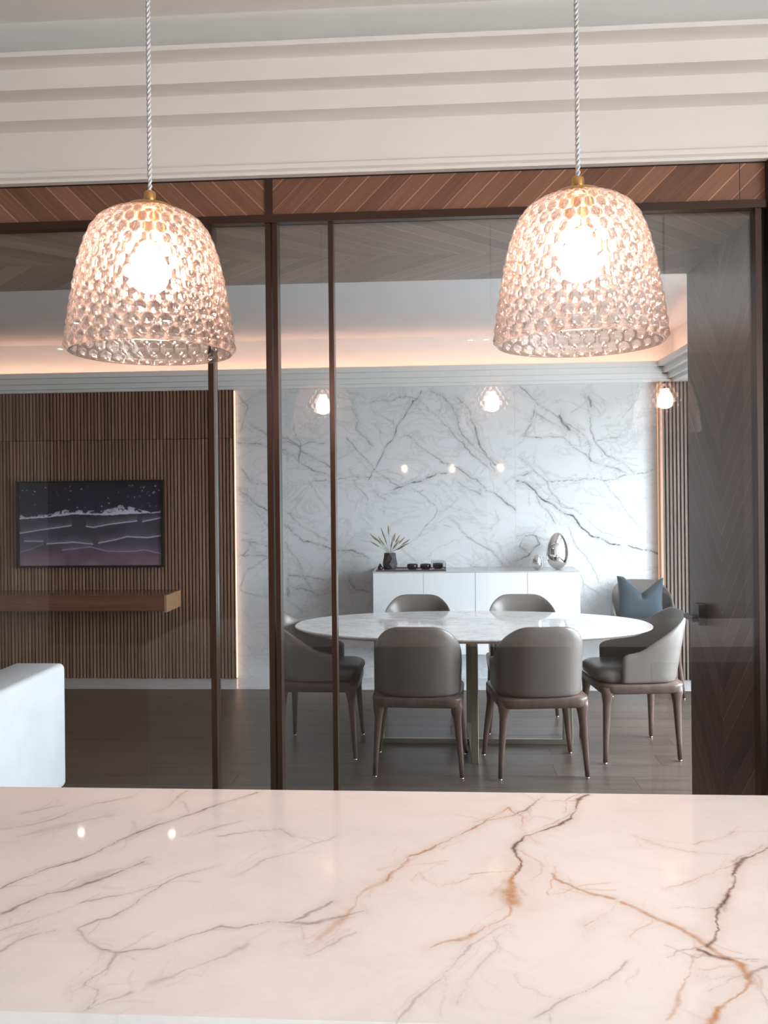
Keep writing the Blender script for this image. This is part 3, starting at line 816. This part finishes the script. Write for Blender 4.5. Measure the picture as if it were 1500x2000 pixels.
link(lathe([(0, .100), (.012, .1015), (.022, .108), (.028, .120), (.0295, .133), (.0275, .147), (.021, .160), (.0145, .170), (.013, .180), (0, .181)], 28), 'bulb', M['bulb'], pl)
link(lathe([(0, .1795), (.0155, .180), (.017, .184), (.017, .226), (.0155, .231), (0, .2315)], 28), 'socket', M['brass'], pl)
cap = link(lathe([(0, .2335), (.046, .2335), (.045, .237), (.036, .243), (.020, .2475), (.0095, .2495), (0, .2496)], 32), 'cap', M['brass'], pl)
link(lathe([(0, .2497), (.0090, .2497), (.0095, .252), (.0095, .266), (.0080, .2675), (0, .2676)], 24), 'cord_grip', M['brass'], cap)
cme = []
cd = link(tube(helix(0, .267, 1.118, .0021, .002, .018), .0021, 6), 'cord', M['cordm'], pl)
link(tube(helix(math.pi, .267, 1.118, .0021, .002, .018), .0021, 6), 'strand', M['cordm'], cd)
for x, lb in ((0.231, 'right of the two bubble glass pendant lamps hanging above the counter'), (0.930, 'third bubble glass pendant lamp, seen only as the rightmost reflection')):
    c = copy_tree(pl); c.location = (x, 1.37, 1.737); c['label'] = lb

# ================================================================== dining table
tb = empty('dining_table', (0.198, 5.085, 0)); tag(tb, 'oval white marble dining table on a champagne metal cross base', 'dining table')
def oval(a, b_, z, n=96, e=2.15):
    out = []
    for k in range(n):
        t = 2 * math.pi * k / n; c, s = math.cos(t), math.sin(t)
        out.append((a * math.copysign(abs(c) ** (2 / e), c), b_ * math.copysign(abs(s) ** (2 / e), s), z))
    return out
link(loft([oval(1.025, .520, .692), oval(1.054, .558, .708), oval(1.060, .565, .712), oval(1.060, .565, .717), oval(1.057, .562, .720)], smooth=False), 'tabletop', M['tablestone'], tb)
def tpart(n, x0, x1, y0, y1, z0, z1, name_mat='champagne'):
    return link(off(box_me(x0, x1, y0, y1, z0, z1, 0.002, 1), (0.198, 5.085, 0)), n, M[name_mat], tb)
w = 0.028
for xx in (-0.36, 0.765): tpart('post', xx - w, xx + w, 5.085, 5.115, 0.03, 0.672)
for yy in (4.71, 5.46): tpart('post', 0.198 - 0.020, 0.198 + 0.020, yy, yy + 0.03, 0.03, 0.672)
tpart('floor_bar', -0.36 - w, 0.765 + w, 5.085, 5.115, 0.0, 0.03)
tpart('floor_bar', 0.198 - 0.020, 0.198 + 0.020, 4.71, 5.49, 0.0, 0.03)
tpart('top_bar', -0.36 - w, 0.765 + w, 5.075, 5.125, 0.672, 0.692)
tpart('top_bar', 0.198 - 0.020, 0.198 + 0.020, 4.71, 5.49, 0.672, 0.692)

# ================================================================== chairs
def chair_shell():
    a, yr, yf = 0.228, -0.235, 0.12
    path = []
    for k in range(6): path.append((a, yf + (-0.06 - yf) * k / 6))
    for k in range(25):
        t = math.pi * k / 24; c, s = math.cos(t), math.sin(t); e = 2.55
        path.append((a * math.copysign(abs(c) ** (2 / e), c), -0.06 + (yr + 0.06) * abs(s) ** (2 / e)))
    for k in range(1, 7): path.append((-a, -0.06 + (yf + 0.06) * k / 6))
    n = len(path); rows = 10; th = 0.028
    arc = [0.0]
    for p, q in zip(path[:-1], path[1:]): arc.append(arc[-1] + math.hypot(q[0] - p[0], q[1] - p[1]))
    def top(i):
        s = abs(arc[i] - arc[-1] / 2)
        return 0.815 - 0.215 * sstep((s - 0.09) / 0.37) - 0.02 * sstep((s - 0.5) / 0.12)
    V = []
    nor = []
    for i, (x, y) in enumerate(path):
        p, q = path[max(i - 1, 0)], path[min(i + 1, n - 1)]
        d = Vector((q[0] - p[0], q[1] - p[1])).normalized(); nor.append(Vector((-d.y, d.x)) * -1)
    for surf in (0, 1):
        for r in range(rows + 1):
            for i, (x, y) in enumerate(path):
                t = r / rows
                h = top(i); z = 0.432 + (h - 0.432) * t
                lean = ((z - 0.432) / 0.37)
                nn = nor[i]
                if nn.dot(Vector((x, y + 0.02))) < 0: nn = -nn
                back = sstep((-y - 0.02) / 0.2)
                px = x + nn.x * 0.012 * lean; py = y - 0.068 * lean * back
                # round the upper rim and the arm front
                k = th * surf
                rim = 0.0
                if t > 0.9: rim = 0.009 * ((t - 0.9) / 0.1)
                k = k + rim if surf == 0 else k - rim
                fz = 0.0
                if y > 0.08 : fz = -0.022 * t * ((y - 0.08) / 0.04) ** 2
                V.append((px - nn.x * k, py - nn.y * k, z + fz))
    S = (rows + 1) * n
    F = []
    for r in range(rows):
        for i in range(n - 1):
            F.append((r * n + i, r * n + i + 1, (r + 1) * n + i + 1, (r + 1) * n + i))
            F.append((S + r * n + i, S + (r + 1) * n + i, S + (r + 1) * n + i + 1, S + r * n + i + 1))
        for i in (0, n - 1):
            F.append((r * n + i, (r + 1) * n + i, S + (r + 1) * n + i, S + r * n + i))
    for i in range(n - 1):
        F.append((rows * n + i, rows * n + i + 1, S + rows * n + i + 1, S + rows * n + i))
        F.append((i, S + i, S + i + 1, i + 1))
    bm = bmesh.new(); vs = [bm.verts.new(v) for v in V]
    for q in F: bm.faces.new([vs[i] for i in q])
    return bm_mesh(bm, True)
def rrect(ax, y0, y1, z, r=0.08, n=7):
    out = []
    for cx, cy, a0 in ((ax - r, y1 - r, 0), (-ax + r, y1 - r, 90), (-ax + r, y0 + r, 180), (ax - r, y0 + r, 270)):
        for k in range(n):
            t = math.radians(a0 + 90 * k / (n - 1)); out.append((cx + r * math.cos(t), cy + r * math.sin(t), z))
    return out
def make_chair():
    e = empty('dining_chair')
    sh = link(chair_shell(), 'backrest', M['leather'], e)
    md = sh.modifiers.new('round', 'SUBSURF'); md.levels = 1; md.render_levels = 1
    link(loft([rrect(.196, -.175, .222, .432), rrect(.2, -.185, .244, .445), rrect(.2, -.187, .256, .470), rrect(.197, -.182, .252, .492), rrect(.182, -.165, .232, .506), rrect(.13, -.11, .17, .512, .05)]), 'seat', M['seatleather'], e)
    fr = link(loft([rrect(.232, -.228, .232, .378, .07), rrect(.240, -.236, .240, .388, .075), rrect(.243, -.239, .243, .420, .078), rrect(.240, -.236, .240, .431, .075)]), 'seat_frame', M['legwood'], e)
    for sx, sy, fx, fy in ((1, 1, .250, .228), (-1, 1, .250, .228), (1, -1, .230, .198), (-1, -1, .230, .198)):
        secs = []
        for z, hs, t in ((.415, .030, 0.0), (.380, .032, 0.02), (.355, .027, 0.06), (.32, .021, 0.15), (.22, .0175, .45), (.11, .014, .75), (.010, .0115, 1.0)):
            cx = sx * (.205 + (fx - .205) * t); y0 = .200 if sy > 0 else .190; cy = sy * (y0 + (fy - y0) * t)
            secs.append([(cx + hs * math.copysign(abs(math.cos(a)) ** .6, math.cos(a)), cy + hs * math.copysign(abs(math.sin(a)) ** .6, math.sin(a)), z) for a in [2 * math.pi * k / 12 for k in range(12)]])
        lg = link(loft(secs[::-1]), 'leg', M['legwood'], e)
        gl = lathe([(0, 0), (.009, 0), (.010, .003), (.010, .010), (0, .0101)], 12)
        gl.transform(Matrix.Translation((sx * fx, sy * fy, 0)))
        link(gl, 'glide', M['nickel'], lg)
    return e
ch = make_chair()
GR = 'taupe leather chairs around the oval table'
SPOTS = [(-0.105, 4.662, -2.3, 'near taupe leather chair on the left, seen from behind', GR),
         (0.525, 4.662, 5.8, 'near taupe leather chair on the right, seen from behind', GR),
         (-0.702, 5.010, -90, 'taupe leather chair at the left end of the oval table', GR),
         (1.116, 5.000, 95.6, 'taupe leather chair at the right end of the oval table', GR),
         (-0.135, 5.512, 180, 'far taupe leather chair in front of the sideboard, left one', GR),
         (0.560, 5.512, 180, 'far taupe leather chair in front of the sideboard, right one', GR),
         (1.545, 6.470, 173, 'taupe leather chair against the marble wall holding a blue cushion', None)]
for i, (x, y, r, lb, g) in enumerate(SPOTS):
    o = ch if i == 0 else copy_tree(ch)
    o.location = (x, y, 0); o.rotation_euler = (0, 0, math.radians(r))
    tag(o, lb, 'chair', g)

# blue cushion with a chopped top edge
def cushion():
    n = 28; V = []; F = []
    for s in (1, -1):
        for j in range(n + 1):
            for i in range(n + 1):
                x = -1 + 2 * i / n; y = -1 + 2 * j / n
                pin = 1 - 0.07 * (1 - y * y) * abs(x) ** 3; piny = 1 - 0.05 * (1 - x * x)
                X = x * pin * 0.172; Y = y * piny * 0.165
                Y -= 0.115 * max(0, 1 - abs(x - 0.08) / 0.8) * sstep((y + 0.5) / 1.5)
                tz = max(0, (1 - x ** 4) * (1 - y ** 4)) ** 0.55
                crease = 1 - 0.75 * math.exp(-((x - 0.08) / 0.12) ** 2) * sstep((y - 0.1) / 0.8)
                V.append((X, -s * 0.062 * tz * crease, Y))
    N = (n + 1) ** 2
    for s in (0, 1):
        for j in range(n):
            for i in range(n):
                a = s * N + j * (n + 1) + i
                q = (a, a + 1, a + n + 2, a + n + 1)
                F.append(q if s == 0 else q[::-1])
    bm = bmesh.new(); vs = [bm.verts.new(v) for v in V]
    for q in F: bm.faces.new([vs[i] for i in q])
    bmesh.ops.remove_doubles(bm, verts=bm.verts, dist=0.0002)
    return bm_mesh(bm, True)
cu = link(cushion(), 'cushion', M['velvet'], None, (1.528, 6.500, 0.694), (math.radians(-12), math.radians(2), math.radians(-6)))
tag(cu, 'blue velvet cushion with a dented top edge, propped on a chair', 'cushion')

# ================================================================== sideboard and what stands on it
sb = empty('sideboard', (0.291, 6.69, 0.268)); tag(sb, 'white wall-hung sideboard with four plain doors', 'sideboard')
SO = (0.291, 6.69, 0.268)
link(off(box_me(-0.499, 1.081, 6.52, 6.879, 0.268, 0.893), SO), 'body', M['white'], sb)
xs = [-0.499, -0.110, 0.286, 0.683, 1.081]
for a, b_ in zip(xs[:-1], xs[1:]):
    link(off(box_me(a + 0.0015, b_ - 0.0015, 6.50, 6.519, 0.268, 0.893, 0.001, 1), SO), 'door', M['white'], sb)
link(off(box_me(-0.499, 1.081, 6.50, 6.879, 0.8935, 0.905), SO), 'stone_top', M['stonetop'], sb)
ZT = 0.905
tr = empty('serving_tray', (-0.205, 6.63, ZT)); tag(tr, 'low smoked black tray on the left of the sideboard', 'tray')
link(boxes_me([(-.27, .27, -.11, .11, 0, .008)]), 'tray_base', M['tray'], tr)
for q in ((-.27, .27, -.11, -.105, .008, .014), (-.27, .27, .105, .11, .008, .014), (-.27, -.265, -.105, .105, .008, .014), (.265, .27, -.105, .105, .008, .062)):
    link(boxes_me([q]), 'rim', M['tray'], tr)
Z2 = ZT + 0.0082
def facet_vase():
    n = 8; secs = []
    for r, z, ph in ((.046, 0, 0), (.056, .012, .5), (.0575, .045, 0), (.052, .088, .5), (.0445, .128, 0)):
        secs.append([(r * math.cos(2 * math.pi * (k + ph) / n), r * math.sin(2 * math.pi * (k + ph) / n), z) for k in range(n)])
    secs.append([(x * .86, y * .86, .128) for x, y, z in secs[-1]])
    secs.append([(x * .8, y * .8, .03) for x, y, z in secs[-2]])
    return loft(secs, smooth=False)
vz = tag(link(facet_vase(), 'vase', M['matteblack'], None, (-0.372, 6.63, Z2)), 'faceted matte black vase holding dried grass', 'vase')
def stalk(tx, ly, h):
    """ly: layer across the vase mouth, so that no two stalks run through each other or the rim"""
    base, mouth, tip = Vector((tx * .10, ly * .0072, .032)), Vector((tx * .17, ly * .0095, .131)), Vector((tx, ly * .024, h))
    pts = [base, base.lerp(mouth, .5), mouth]
    for k in range(1, 9):
        t = k / 8
        pts.append(Vector((mouth.x + (tip.x - mouth.x) * t ** 1.2, mouth.y + (tip.y - mouth.y) * t, mouth.z + (tip.z - mouth.z) * t)))
    e = empty('grass_stalk', (-0.372, 6.63, Z2))
    tag(e, 'dried grass stalk with a feathery head standing in the black vase', 'dried grass', 'dried grass stalks in the black vase')
    link(tube(pts, .0015, 6), 'stem', M['stalk'], e)
    d = (pts[-1] - pts[-3]).normalized(); L = random.uniform(.070, .095)
    hd_ = [pts[-1] - d * .022 + d * L * k / 7 for k in range(8)]
    link(tube(hd_, .0068, 7, [.25, .75, 1, .95, .85, .65, .4, .1]), 'seed_head', M['straw'], e)
for tx, ly, h in ((-.115, 0, .24), (-.045, 0, .26), (.020, 0, .215), (.085, 0, .215), (-.085, 1, .215), (-.010, 1, .295), (.055, 1, .225), (.110, 1, .20),
                  (-.100, -1, .19), (-.030, -1, .225), (.040, -1, .18), (.100, -1, .18), (-.055, 2, .20), (.030, 2, .235), (.095, 2, .175), (-.060, -2, .22), (.015, -2, .19), (.075, -2, .165)):
    stalk(tx, ly, h)
tear = tag(link(lathe([(0, 0), (.018, .001), (.021, .012), (.017, .026), (.007, .040), (.002, .047), (0, .048)], 20), 'ornament', M['glossblack'], None, (-.447, 6.60, Z2)), 'small black teardrop ornament left of the vase on the tray', 'ornament')
def bowl(x, y, z, label, r=.043):
    m = lathe([(0, 0), (r * .7, 0), (r * .95, .010), (r, .026), (r * .97, .041), (r * .90, .041), (r * .92, .026), (r * .8, .008), (0, .006)], 28)
    return tag(link(m, 'bowl', M['glossblack'], None, (x, y, z)), label, 'bowl', 'small gloss black bowls on the tray')
bowl(-.196, 6.62, Z2, 'small gloss black bowl next to the vase on the tray')
bowl(-.093, 6.62, Z2, 'small gloss black bowl in the middle of the tray')
bowl(.003, 6.62, Z2 + .0045, 'small gloss black bowl inside the clear glass box', .040)
gb = empty('glass_box', (.003, 6.62, Z2)); tag(gb, 'clear glass box on the right end of the tray', 'glass box')
for q in ((-.052, .052, -.052, .052, 0, .004), (-.052, .052, -.052, -.049, .004, .068), (-.052, .052, .049, .052, .004, .068), (-.052, -.049, -.049, .049, .004, .068), (.049, .052, -.049, .049, .004, .068)):
    link(boxes_me([q]), 'glass_side', M['clear'], gb)
def egg(w_, d_, h_, n=24):
    prof_ = []
    for k in range(n + 1):
        t = math.pi * k / n
        z = (1 - math.cos(t)) / 2
        r = math.sin(t) * (1.0 - 0.22 * (z - 0.42))
        prof_.append((max(r, 0) * 0.5 if 0 < k < n else 0, z))
    me = lathe(prof_, 40)
    me.transform(Matrix.Diagonal((w_, d_, h_, 1)))
    return me
tag(link(egg(.186, .105, .288), 'egg_sculpture', M['chrome'], None, (.936, 6.66, ZT - 0.0008), (0, 0, math.radians(14))), 'large mirror chrome egg on the right of the sideboard', 'sculpture', 'chrome eggs on the sideboard')
tag(link(egg(.086, .075, .122), 'egg_sculpture', M['chrome'], None, (.775, 6.66, ZT - 0.0006)), 'small mirror chrome egg beside the large one on the sideboard', 'sculpture', 'chrome eggs on the sideboard')

# ================================================================== left wall: framed seascape, floating shelf, sofa
def seascape():
    nu, nv = 340, 200
    u = np.linspace(0, 1, nu); v = np.linspace(0, 1, nv)
    Ug, Vg = np.meshgrid(u, v)
    def fbm(fx, fy, seed, oct=5):
        rs = np.random.RandomState(seed); o = np.zeros_like(Ug); am = 1
        for k in range(oct):
            gx, gy = int(fx * 2 ** k) + 2, int(fy * 2 ** k) + 2
            g = rs.rand(gy + 1, gx + 1)
            X = Ug * (gx - 1); Y = Vg * (gy - 1); xi = X.astype(int); yi = Y.astype(int); fx_, fy_ = X - xi, Y - yi
            fx_ = fx_ * fx_ * (3 - 2 * fx_); fy_ = fy_ * fy_ * (3 - 2 * fy_)
            o += am * ((g[yi, xi] * (1 - fx_) + g[yi, xi + 1] * fx_) * (1 - fy_) + (g[yi + 1, xi] * (1 - fx_) + g[yi + 1, xi + 1] * fx_) * fy_)
            am *= .5
        return o / 2
    n1, n2, n3 = fbm(5, 4, 1), fbm(16, 10, 2), fbm(40, 24, 3, 4)
    stops = [(0, (.008, .008, .016)), (.35, (.013, .013, .022)), (.45, (.030, .029, .036)), (.65, (.040, .037, .048)), (.78, (.055, .043, .058)), (.86, (.085, .050, .066)), (1, (.120, .075, .095))]
    colr = np.stack([np.interp(Vg, [s[0] for s in stops], [s[1][c] for s in stops]) for c in range(3)], -1)
    colr *= (1.1 + 1.9 * n1)[..., None]
    red = np.clip((n2 - .5) * 3, 0, 1) * np.clip((Vg - .8) * 8, 0, 1) * np.exp(-((Ug - .33) / .16) ** 2)
    colr = colr * (1 - .55 * red[..., None]) + np.array((.07, .018, .03)) * (.55 * red[..., None])
    foam = np.zeros_like(Ug)
    lv = np.interp(Ug, [0, .2, .38, .5, .62, .75, .85, 1], [.43, .415, .375, .385, .392, .38, .375, .37]) + (n3 - .5) * .012
    th = np.interp(Ug, [0, .2, .3, .4, .58, .66, .72, .8, .88, .93, 1], [.05, .035, .06, .05, .05, .08, .115, .075, .03, .008, .02])
    up = (lv - Vg) / th
    foam = np.maximum(foam, np.where((up > -.05) & (up < 1), np.clip(1.25 - up - (n3 > .52) * up * 1.1 - (n3 - .5) * 2 * up, 0, 1), 0))
    lines = [([0, .15, .37], [.605, .565, .515], 1), ([.47, .52, .65, .83], [.525, .54, .50, .465], 1), ([.865, 1], [.475, .43], .9), ([.03, .17], [.70, .705], .8),
             ([.19, .38, .52], [.735, .718, .742], .9), ([.555, .68, .76, .9, 1], [.73, .69, .655, .668, .645], .9), ([0, .08, .17], [.835, .80, .735], .25),
             ([.3, .5, .62, .8, .88, 1], [.815, .775, .83, .835, .815, .865], .45)]
    for xs_, ys_, s_ in lines:
        l = np.interp(Ug, xs_, ys_) + (n3 - .5) * .008
        ins = (Ug >= xs_[0]) & (Ug <= xs_[-1])
        dd = Vg - l
        foam = np.maximum(foam, ins * s_ * np.maximum(np.exp(-(dd / .0065) ** 2), np.where(dd < 0, .35 * np.exp(dd / .03) * n3 * 1.3, 0)))
    rs = np.random.RandomState(5)
    for k in range(46):
        cx, cy = rs.rand(), .03 + rs.rand() * .27
        if k > 36: cx, cy = .86 + rs.rand() * .11, .04 + rs.rand() * .12
        s_ = rs.rand() ** 2
        foam = np.maximum(foam, (.15 + .8 * s_) * np.exp(-((Ug - cx) / .0045) ** 2 - ((Vg - cy) / .007) ** 2))
    colr = colr * (1 - foam[..., None]) + np.array((.66, .60, .78)) * foam[..., None]
    return nu, nv, Ug, Vg, colr
nu, nv, Ug, Vg, colr = seascape()
AX0, AX1, AZ0, AZ1 = -3.470, -2.236, 0.924, 1.640
art = empty('framed_seascape', ((AX0 + AX1) / 2, 6.80, AZ0)); tag(art, 'dark framed seascape print of night surf on the slatted wall', 'picture')
AO = ((AX0 + AX1) / 2, 6.80, AZ0)
b0 = 0.018
V = np.stack([AX0 + b0 + Ug * (AX1 - AX0 - 2 * b0) - AO[0], np.full_like(Ug, 6.796 - AO[1]), AZ1 - b0 - Vg * (AZ1 - AZ0 - 2 * b0) - AO[2]], -1).reshape(-1, 3)
idx = np.arange(nu * nv).reshape(nv, nu)
F = np.stack([idx[:-1, :-1].ravel(), idx[1:, :-1].ravel(), idx[1:, 1:].ravel(), idx[:-1, 1:].ravel()], 1).tolist()
me = bpy.data.meshes.new('m'); me.from_pydata(V.tolist(), [], F); me.update()
at = me.attributes.new('print_colour', 'FLOAT_COLOR', 'POINT')
at.data.foreach_set('color', np.concatenate([colr, np.ones((*colr.shape[:2], 1))], -1).reshape(-1).astype(np.float32))
pmt, nt, out = newmat('seascape_print'); b = NB(nt)
b.bsdf(out, b.n('ShaderNodeAttribute', attribute_name='print_colour').outputs['Color'], 0.35)
link(me, 'print', pmt, art)
link(off(box_me(AX0 + .002, AX1 - .002, 6.80, 6.83, AZ0 + .002, AZ1 - .002), AO), 'backing', M['black'], art)
for q in ((AX0, AX1, AZ0, AZ0 + b0), (AX0, AX1, AZ1 - b0, AZ1), (AX0, AX0 + b0, AZ0 + b0, AZ1 - b0), (AX1 - b0, AX1, AZ0 + b0, AZ1 - b0)):
    link(off(box_me(q[0], q[1], 6.785, 6.829, q[2], q[3]), AO), 'frame', M['black'], art)

sh = empty('floating_shelf', (-3.05, 6.645, 0.605)); tag(sh, 'glossy brown wall-hung console shelf under the seascape', 'shelf')
FO = (-3.05, 6.645, 0.605)
link(off(box_me(-3.99, -2.128, 6.475, 6.829, 0.606, 0.728), FO), 'body', M['shelf'], sh)
link(off(box_me(-3.99, -2.128, 6.462, 6.4745, 0.612, 0.722), FO), 'front_panel', M['shelf'], sh)
link(off(box_me(-2.1275, -2.110, 6.462, 6.829, 0.600, 0.732), FO), 'end_panel', M['oak'], sh)
link(off(box_me(-3.99, -2.80, 6.475, 6.829, 0.7285, 0.736), FO), 'top_panel', M['shelf'], sh)
link(off(box_me(-2.797, -2.128, 6.475, 6.829, 0.7285, 0.736), FO), 'top_panel', M['shelf'], sh)
tag(link(lathe([(0, 0), (.022, 0), (.024, .004), (.006, .012), (.005, .03), (.016, .042), (.019, .056), (.012, .070), (.004, .078), (0, .080)], 20), 'glass_ornament', M['clear'], None, (-3.10, 6.64, 0.7362)), 'tiny clear glass ornament standing on the brown shelf', 'ornament')

so = empty('sofa', (-2.6, 3.75, 0)); tag(so, 'white upholstered sofa arm at the left edge beyond the glass', 'sofa')
SFO = (-2.6, 3.75, 0)
link(off(box_me(-2.17, -1.90, 3.25, 4.21, 0.03, 0.660, 0.030, 4), SFO), 'arm', M['sofa'], so)
link(off(box_me(-3.60, -2.175, 3.28, 4.17, 0.06, 0.30, 0.02, 3), SFO), 'base', M['sofa'], so)
link(off(box_me(-3.60, -2.175, 3.25, 3.50, 0.305, 0.72, 0.03, 3), SFO), 'back', M['sofa'], so)
link(off(box_me(-3.60, -2.89, 3.505, 4.18, 0.303, 0.44, 0.03, 3), SFO), 'seat_cushion', M['sofa'], so)
link(off(box_me(-2.885, -2.178, 3.505, 4.18, 0.303, 0.44, 0.03, 3), SFO), 'seat_cushion', M['sofa'], so)
for fx, fy in ((-2.05, 3.33), (-2.05, 4.12), (-3.5, 3.33), (-3.5, 4.12)):
    link(off(box_me(fx - .02, fx + .02, fy - .02, fy + .02, 0.0, 0.06 if fx < -3 else 0.0305), SFO), 'foot', M['black'], so)

# ================================================================== downlights
def downlight(x, y, z, label, group):
    e = empty('downlight', (x, y, z)); tag(e, label, 'downlight', group)
    link(lathe([(.0225, -.004), (.040, -.004), (.042, 0.0), (.0225, 0.0), (.0225, -.004)], 24), 'trim_ring', M['paint'], e)
    link(lathe([(0, -.003), (.022, -.003), (.022, -.0005), (0, -.0005)], 24), 'lens', M['spot'], e)
downlight(-2.60, 5.98, 2.7715, 'recessed downlight in the dining ceiling nearest the left wall', 'dining ceiling downlights')
downlight(-1.93, 5.98, 2.7715, 'recessed downlight in the dining ceiling above the sofa side', 'dining ceiling downlights')
downlight(0.31, -2.61, 2.8555, 'left of two paired kitchen ceiling downlights, seen reflected in the glass', 'kitchen ceiling downlights')
downlight(0.45, -2.61, 2.8555, 'right of two paired kitchen ceiling downlights, seen reflected in the glass', 'kitchen ceiling downlights')
downlight(-3.40, -2.61, 2.8555, 'single kitchen ceiling downlight near the left wall, seen reflected', 'kitchen ceiling downlights')
